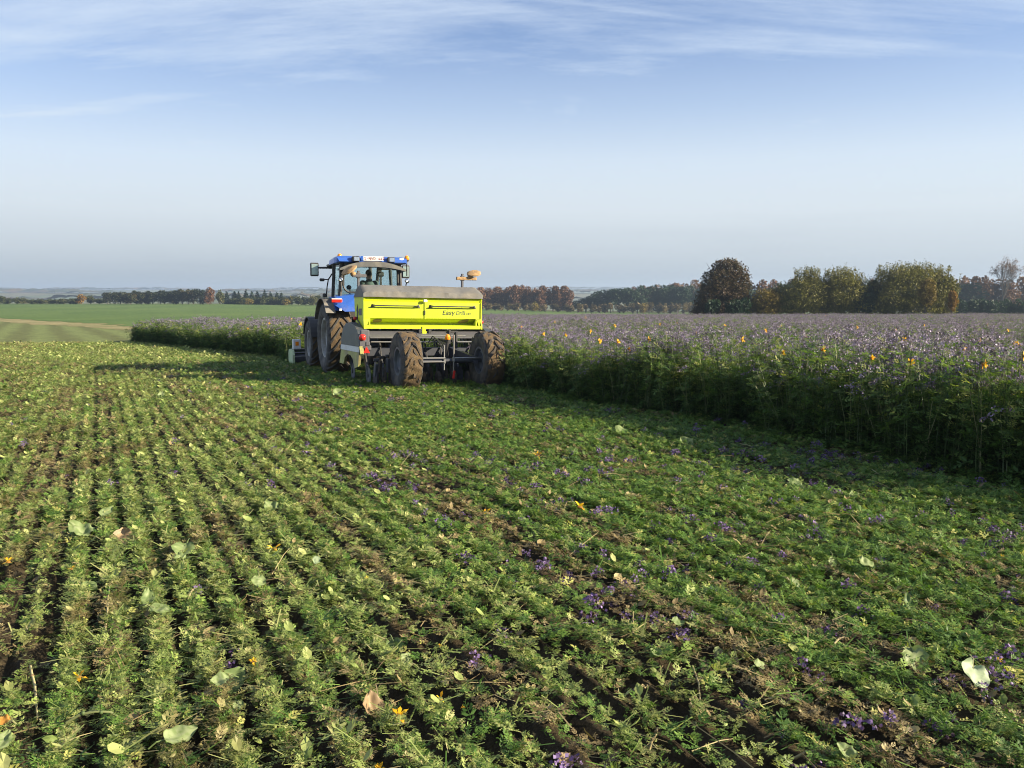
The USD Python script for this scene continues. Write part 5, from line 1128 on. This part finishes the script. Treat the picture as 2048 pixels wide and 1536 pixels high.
LEAVES = [
    ('largest whitish heart shaped leaf near the lower right corner', 1944, 1372, 62, 'paleleaf', .6, 152, (44, 12), .16, .6, 1.15),
    ('yellow green wrinkled leaf standing left of the whitish heart leaf', 1832, 1308, 52, 'bigleaf', .85, 180, (50, -8), .3, .4, 1.2),
    ('glossy yellow leaf cut by the right edge beside the whitish leaf', 2032, 1340, 44, 'yellowleaf', .7, 60, (25, 10), .2, .5, 1.3),
    ('pale upright leaf in the right field with curled left rim', 1665, 1118, 17, 'bigleaf', .95, 170, (65, 0), .3, .4, 1.7),
    ('broad pale green leaf right of the pale upright leaf', 1731, 1134, 34, 'bigleaf', .8, 20, (30, 0), .2, .4, 1.0),
    ('small pale folded leaf in the right field behind purple flowers', 1588, 1164, 24, 'bigleaf', .95, 230, (35, 20), .6, .4, 1.1),
    ('dark green pointed leaf beside the white petals on the right', 1816, 1210, 20, 'bigleaf', .25, 5, (60, 0), .3, .3, 2.0),
    ('pale grey green leaf at the edge of a brown furrow, lower right', 1436, 1285, 26, 'bigleaf', .95, 100, (30, 15), .5, .4, 1.1),
    ('small pale leaf below the brown furrow at lower right', 1520, 1346, 26, 'bigleaf', .8, 290, (25, 10), .5, .4, 1.1),
    ('crumpled pale leaf by the bottom edge on the right', 1690, 1508, 36, 'bigleaf', .8, 40, (20, 0), .4, .6, 1.2),
    ('round grey green leaf on the bare furrow right of centre', 1311, 1302, 24, 'bigleaf', .7, 80, (25, 0), .3, .4, 1.0),
    ('grey green leaf above the bare furrow right of centre', 1356, 1260, 26, 'bigleaf', .6, 270, (20, 10), .3, .4, 1.0),
    ('dark veined half of a broad leaf pair left of centre', 790, 1286, 38, 'bigleaf', .35, 200, (40, -20), .3, .5, 1.1),
    ('pale half of a broad leaf pair left of centre', 812, 1298, 30, 'bigleaf', .9, 340, (45, 25), .3, .5, 1.1),
    ('withered brown curled leaf beside the orange flower at lower middle', 742, 1412, 50, 'brownleaf', .6, 30, (25, 15), .5, .9, 1.2),
    ('pale green leaf under the withered brown leaf at lower middle', 700, 1410, 34, 'bigleaf', .75, 120, (20, 0), .3, .5, 1.1),
    ('tan crumpled leaf at the bottom edge right of the middle', 1127, 1494, 36, 'brownleaf', .9, 75, (25, 0), .5, .9, 1.1),
    ('large folded green leaf in the lower left rows', 462, 1340, 52, 'bigleaf', .5, 330, (45, 10), .55, .4, 1.35),
    ('pale leaf half tucked under the large folded leaf', 440, 1375, 36, 'bigleaf', .85, 120, (25, 0), .3, .4, 1.1),
    ('smaller pale leaf below the large folded leaf', 476, 1400, 24, 'bigleaf', .9, 210, (30, 0), .3, .4, 1.1),
    ('smooth long pale leaf with a brown tip by the bottom edge', 363, 1480, 44, 'bigleaf', .85, 300, (30, 0), .15, .4, 1.5),
    ('left wing of the pointed leaf pair in the lower left', 297, 1205, 26, 'bigleaf', .6, 15, (55, 0), .25, .3, 1.7),
    ('right wing of the pointed leaf pair in the lower left', 322, 1228, 30, 'bigleaf', .75, 255, (25, 0), .25, .3, 1.5),
    ('broad leaf on a long curved stalk in the left field', 364, 1100, 44, 'bigleaf', .65, 175, (30, 5), .2, .3, 1.0),
    ('small round leaf below the long stalked broad leaf', 360, 1130, 22, 'bigleaf', .7, 40, (20, 0), .3, .4, 1.0),
    ('lobed grey leaf low in the left rows beside straw', 178, 1168, 30, 'bigleaf', .55, 250, (20, 10), .3, .5, 1.2),
    ('long pale leaf near the far left rows', 160, 1070, 42, 'bigleaf', .75, 70, (25, 0), .3, .5, 1.3),
    ('tan crumpled leaf heap in the left rows', 244, 1066, 44, 'brownleaf', .8, 20, (20, 0), .5, 1.0, 1.0),
    ('pale twisted leaf left of the tan crumpled heap', 214, 1030, 22, 'bigleaf', .8, 330, (35, 0), .4, .6, 1.4),
    ('pale green heart leaf with folded tip left of centre', 517, 1175, 28, 'bigleaf', .8, 190, (40, 10), .3, .4, 1.1),
    ('small cream leaf standing in the green rows left of centre', 633, 1123, 16, 'paleleaf', .3, 170, (60, 0), .3, .4, 1.1),
    ('grey green leaf high in the left middle rows', 540, 1011, 28, 'bigleaf', .75, 60, (30, 0), .3, .4, 1.1),
    ('pale leaf cut by the lower left edge', 8, 1490, 34, 'bigleaf', .8, 350, (40, 0), .3, .4, 1.3),
    ('dark orange leaf cut by the left edge near the bottom', 6, 1453, 24, 'orangeleaf', .5, 90, (25, 0), .3, .4, 1.1),
    ('big pale leaf at the shadow edge nearest the standing crop', 1590, 957, 40, 'bigleaf', .85, 60, (30, 0), .35, .4, .9),
    ('pale leaf at the shadow edge right of the big pale one', 1710, 985, 34, 'bigleaf', .8, 20, (50, 0), .4, .4, .9),
    ('pale upright leaf at the shadow edge right of centre', 1370, 882, 30, 'bigleaf', .8, 40, (45, 0), .4, .4, 1.0),
    ('small pale leaf at the shadow edge near the middle', 1240, 862, 22, 'bigleaf', .75, 150, (45, 0), .4, .4, 1.2),
    ('upright pale leaf just behind the left drill wheel', 600, 790, 15, 'bigleaf', .85, 175, (65, 0), .3, .4, 1.3),
    ('second pale leaf right of the upright one behind the drill', 674, 790, 17, 'bigleaf', .8, 140, (55, 0), .4, .4, 1.2),
    ('pale leaf standing in the far left rows before the shadow', 322, 795, 12, 'bigleaf', .9, 175, (70, 0), .3, .4, 1.6),
]
M['orangeleaf'] = leaf_mat('orange_leaf_look', [(0, (.34, .15, .03)), (1, (.48, .24, .05))], .25, obj_amt=0)
for L_ in LEAVES: big_leaf(*L_)

def petals(label, px, py, wpx, n=9, seed=1, hgt=.05):
    p = on_ground(px, py, hgt + .04); k = 1.1 * wpx * p[1] / FPX / 2
    t = thing('fallen_flower', label, 'flower', p - np.array([0, 0, .0]), float(RL.uniform(0, 360)), 'yellow and orange flower heads fallen among the rows')
    rng = np.random.default_rng(seed)
    obj('disc', MB().ball((0, 0, -.004), (k * .42, k * .42, k * .2), 2), M['disc'], t)
    for i in range(n):
        L = Leafy(); a = 6.283 * i / n + rng.normal(0, .2); d = np.array([math.cos(a), math.sin(a), rng.normal(.35, .5)]); d = unit(d); s = unit(np.cross([0, 0, 1], d)); l = k * rng.uniform(.7, 1.1)
        c = d * k * .25; q0 = c + d * l * .5 + np.array([0, 0, .10 * l])
        L.add([c - s * l * .10, c + s * l * .10, q0 + s * l * .26, q0 - s * l * .26, c + d * l], [[0, 1, 2], [0, 2, 3], [3, 2, 4]], rng.random())
        mm, r = L.get(); obj('petal', mm, M['sunpetal'], t, rnd=r)
for i, F_ in enumerate((('ragged yellow flower in the lower left rows', 157, 1352, 30), ('yellow flower at the rim of a dark furrow left of centre', 548, 1095, 26), ('small yellow flower in the left field beside pale litter', 143, 1140, 14), ('yellow flower cut low at the left edge', 17, 1131, 20),
        ('small yellow flower beside the large folded leaf', 506, 1332, 16), ('orange flower scrap near the pointed leaf pair', 352, 1186, 14), ('round yellow flower head in the middle right of the field', 1160, 1017, 26), ('dull orange flower head left of the round yellow one', 974, 1012, 22),
        ('bright orange flower beside the withered brown leaf', 798, 1441, 34), ('orange flower scrap left of the withered brown leaf', 706, 1422, 16), ('yellow flower in the lower middle rows', 881, 1398, 22), ('orange flower by the bottom edge left of middle', 757, 1524, 26),
        ('tiny orange flower scrap at the lower middle', 926, 1397, 10), ('yellow blossom scrap on the shadow side near the drill', 1075, 908, 18), ('yellow flower in the mid field left of the round one', 880, 1295, 9), ('pale yellow blossom in the left middle field', 735, 1160, 13),
        ('yellow scrap by the long green stem in lower left', 356, 1098, 10), ('small orange flower beside the furrow on the right', 1456, 1152, 9), ('orange scrap in the far right rows', 2004, 1114, 9), ('small orange scrap near the right edge leaf', 2000, 1310, 14))):
    petals(*F_, n=6 + i % 5, seed=900 + i)

def stalk(label, a, b, r=.0045, m='straw', bow=.02):
    A, B = on_ground(*a, .06), on_ground(*b, .05)
    t = thing('dry_stalk' if m == 'straw' else 'green_stalk', label, 'stalk', A, group='long stalks lying on the rows')
    d = B - A; mb = MB().tube([np.zeros(3), d * .25 + (0, 0, bow), d * .5 + (0.006, 0, bow * 1.3), d * .78 + (0, .004, bow), d], [r, r, r * .95, r * .85, r * .6], 7)
    v, f = mb.get(); obj('stem', (v, f), M[m], t, smooth=True, rnd=np.full(len(v), .8))
    nb = MB()
    for q_ in (.3, .62): nb.ball(d * q_ + (0, 0, bow * 1.15), (r * 1.5, r * 1.5, r * 1.5), 1)
    v, f = nb.get(); obj('stem_node', (v, f), M[m], t, rnd=np.full(len(v), .3))
for S_ in (('long straight brown stalk lying along the left furrow', (220, 1180), (203, 1328), .005), ('pale short stalk near the lower left corner', (61, 1336), (74, 1416), .006), ('thick cream stalk below the long stalked leaf', (395, 1158), (377, 1210), .007), ('thin tan stalk lying crosswise in the upper left rows', (153, 1010), (255, 1003), .005),
        ('curved tan stalk pair under the broad leaf', (345, 1118), (350, 1160), .004), ('pale stalk on the bare furrow at lower right', (1298, 1470), (1320, 1459), .005), ('thin pale stalk in the middle of the field', (765, 960), (800, 1005), .004), ('thin tan stalk near the white heart leaf', (1590, 1500), (1670, 1530), .006),
        ('pale bent stalk pair near purple flowers on the right', (1668, 1300), (1700, 1290), .005), ('short pale stalk right of the lower middle', (1385, 1340), (1405, 1405), .004)): stalk(*S_)
stalk('long bright green stem lying near the bottom left', (133, 1453), (246, 1447), .006, 'stem', .03)

# ------------------------------------------------------------------ sunflowers standing in the crop
def sunflower(label, px, py, hpx, hh, face, seed, wilt=False):
    hh = hh + .14; p = at(px, py, hh)
    while hh > .8 and not crop_poly.buffer(-.18).contains(shapely.Point(p[0], p[1])): hh -= .02; p = at(px, py, hh)
    D = p[1]; k = max(.055, 0.68 * hpx * D / FPX / 2); gz = float(ground(p[0], p[1])); rng = np.random.default_rng(seed)
    t = thing('sunflower', label, 'sunflower', (p[0], p[1], gz), 0, 'yellow sunflowers standing out of the crop')
    stem = MB().tube([(0.06, .05, 0), (.03, .02, hh * .5), (0, 0.01, hh * .9), (0, 0, hh)], [.011, .009, .007, .006], 6); v, f = stem.get(); obj('stem', (v, f), M['stem'], t, smooth=True, rnd=np.full(len(v), .55))
    n = unit(np.array([math.sin(face + .5), -math.cos(face + .5), rng.uniform(-.3, .5)])); a = unit(np.cross([0, 0, 1], n)); b = np.cross(n, a); c = np.array([0, 0, hh]) + n * .03
    dm = MB().rev([(-.012, .004), (-.012, k * .30), (.012, k * .27), (.018, .004)], 14, (0, 0, 0), 'z'); v, f = dm.get(); obj('disc', (np.stack([v[:, 0]] * 3, 1) * a + np.stack([v[:, 1]] * 3, 1) * b + np.stack([v[:, 2]] * 3, 1) * n + c, f), M['disc'], t)
    for i in range(13):
        an = 6.283 * i / 13 + rng.normal(0, .08); d = math.cos(an) * a + math.sin(an) * b + n * rng.normal(.55, .45); d = unit(d); s = unit(np.cross(n, d)); l = k * rng.uniform(.5, 1.0); o = c + d * k * .24; q0 = o + d * l * .5
        L = Leafy(); L.add([o - s * l * .12, o + s * l * .12, q0 + s * l * .25, q0 - s * l * .25, o + d * l], [[0, 1, 2], [0, 2, 3], [3, 2, 4]], rng.random()); mm, r = L.get(); obj('petal', mm, M['sunpetal'], t, rnd=r)
    for i in range(4):
        z = hh * rng.uniform(.45, .9); an = rng.random() * 6.283; d = np.array([math.cos(an), math.sin(an), rng.uniform(-.2, .4)]); s = unit(np.cross([0, 0, 1], d)); l = rng.uniform(.10, .17); o = np.array([0.02, .01, z]); L = Leafy()
        L.add([o, o + d * l * .4 + s * l * .38, o + d * l - (0, 0, .05), o + d * l * .4 - s * l * .38, o + d * l * .45 - (0, 0, .012)], [[0, 1, 4], [1, 2, 4], [2, 3, 4], [3, 0, 4]], rng.uniform(.3, .7)); mm, r = L.get(); obj('leaf', mm, M['bigleaf'], t, rnd=r)
SF = [('tall sunflower seen edge on, largest bloom of the near crop', 1815, 724, 25, 1.06, 1.3), ('yellow sunflower left of the tallest edge on bloom', 1737, 718, 17, 1.04, .6), ('big orange sunflower at the right picture edge', 2040, 712, 22, 1.06, .3), ('brownish drooping sunflower above the right edge bloom', 2034, 688, 16, 1.08, 2.2),
      ('edge on sunflower right of the drill, nearest to it', 1127, 671, 13, 1.08, 1.2), ('yellow sunflower in the second tier right of the drill', 1178, 662, 12, 1.06, .5), ('round sunflower below the second tier right of the drill', 1197, 682, 11, 1.05, .2), ('edge on sunflower at the crop front right of the drill', 1253, 698, 14, .98, 1.0),
      ('orange sunflower left of the crop centre', 1294, 679, 13, 1.06, .4), ('leaning sunflower in the middle of the crop', 1388, 667, 15, 1.06, 1.2), ('small sunflower high in the crop near the beech side', 1318, 648, 9, 1.08, .2), ('small sunflower low right of the leaning bloom', 1481, 679, 9, 1.04, .3),
      ('orange sunflower just below the far field line', 1170, 635, 8, 1.10, .2), ('small yellow sunflower farther right under the bushes', 1559, 651, 8, 1.08, .4), ('orange bloom before the copper tree', 1083, 668, 11, 1.06, .8), ('yellow sunflower between purple heads on the right', 1922, 698, 11, 1.04, .3),
      ('yellow bloom low in the crop at the right', 1960, 728, 11, 1.0, .3), ('round orange sunflower at mid height on the right', 1953, 682, 11, 1.06, .1), ('slim yellow bloom above the tall edge on sunflower', 1806, 681, 10, 1.08, 1.3), ('double yellow bloom low in the crop', 1233, 685, 14, 1.02, .3),
      ('large yellow sunflower just left of the front wheel', 600, 650, 13, 1.14, .2), ('brown centred sunflower left of the tractor', 537, 646, 9, 1.12, .4), ('orange sunflower low in the left crop edge', 495, 658, 7, 1.02, .3), ('small far sunflower over the left crop', 582, 638, 7, 1.14, .3),
      ('tiny yellow bloom under the largest bush', 1650, 632, 6, 1.10, .3), ('tiny yellow bloom under the rightmost bush', 1862, 634, 7, 1.10, .3)]
SF += [('tiny orange bloom just right of the drill at the crop top', 1040, 655, 6, 1.08, .4), ('pale yellow bloom over the crop before the rust wood', 1108, 644, 6, 1.08, .4), ('small bloom between the second tier and the far field line', 1228, 652, 7, 1.08, .3), ('small orange bloom below the gap beside the copper tree', 1352, 645, 6, 1.08, .5),
       ('yellow bloom before the foot of the copper tree', 1448, 652, 7, 1.08, .3), ('orange bloom below the golden leaning bush', 1528, 662, 8, 1.06, .3), ('yellow bloom below the first willow bush', 1606, 672, 8, 1.06, .2), ('small yellow bloom below the dark gap in the bushes', 1712, 655, 7, 1.08, .4),
       ('orange bloom beneath the middle of the largest bush', 1788, 660, 7, 1.08, .3), ('small bloom below the yellow leaved bush', 1846, 650, 6, 1.08, .3), ('yellow bloom in front of the clipped dark hedge', 1972, 648, 6, 1.08, .3), ('small orange bloom under the bare trees', 2012, 662, 7, 1.06, .3),
       ('yellow bloom deep in the near crop right of centre', 1640, 700, 10, 1.04, .4), ('small yellow bloom at the near crop front', 1560, 706, 9, 1.02, .9)]
for i, s_ in enumerate(SF): sunflower(*s_[:6], 950 + i)

# ------------------------------------------------------------------ haze
hz = mat('haze_look', {'v': ('principled_volume', dict(color=(.44, .56, .74), density=2.6e-4, anisotropy=.25))}, volume='v.volume')
tag(obj('haze', trimesh.creation.box((5200, 4600, 68), transform=trimesh.transformations.translation_matrix((0, 1980, 16))), hz), 'thin blue autumn haze over the far land', 'haze', kind='stuff')
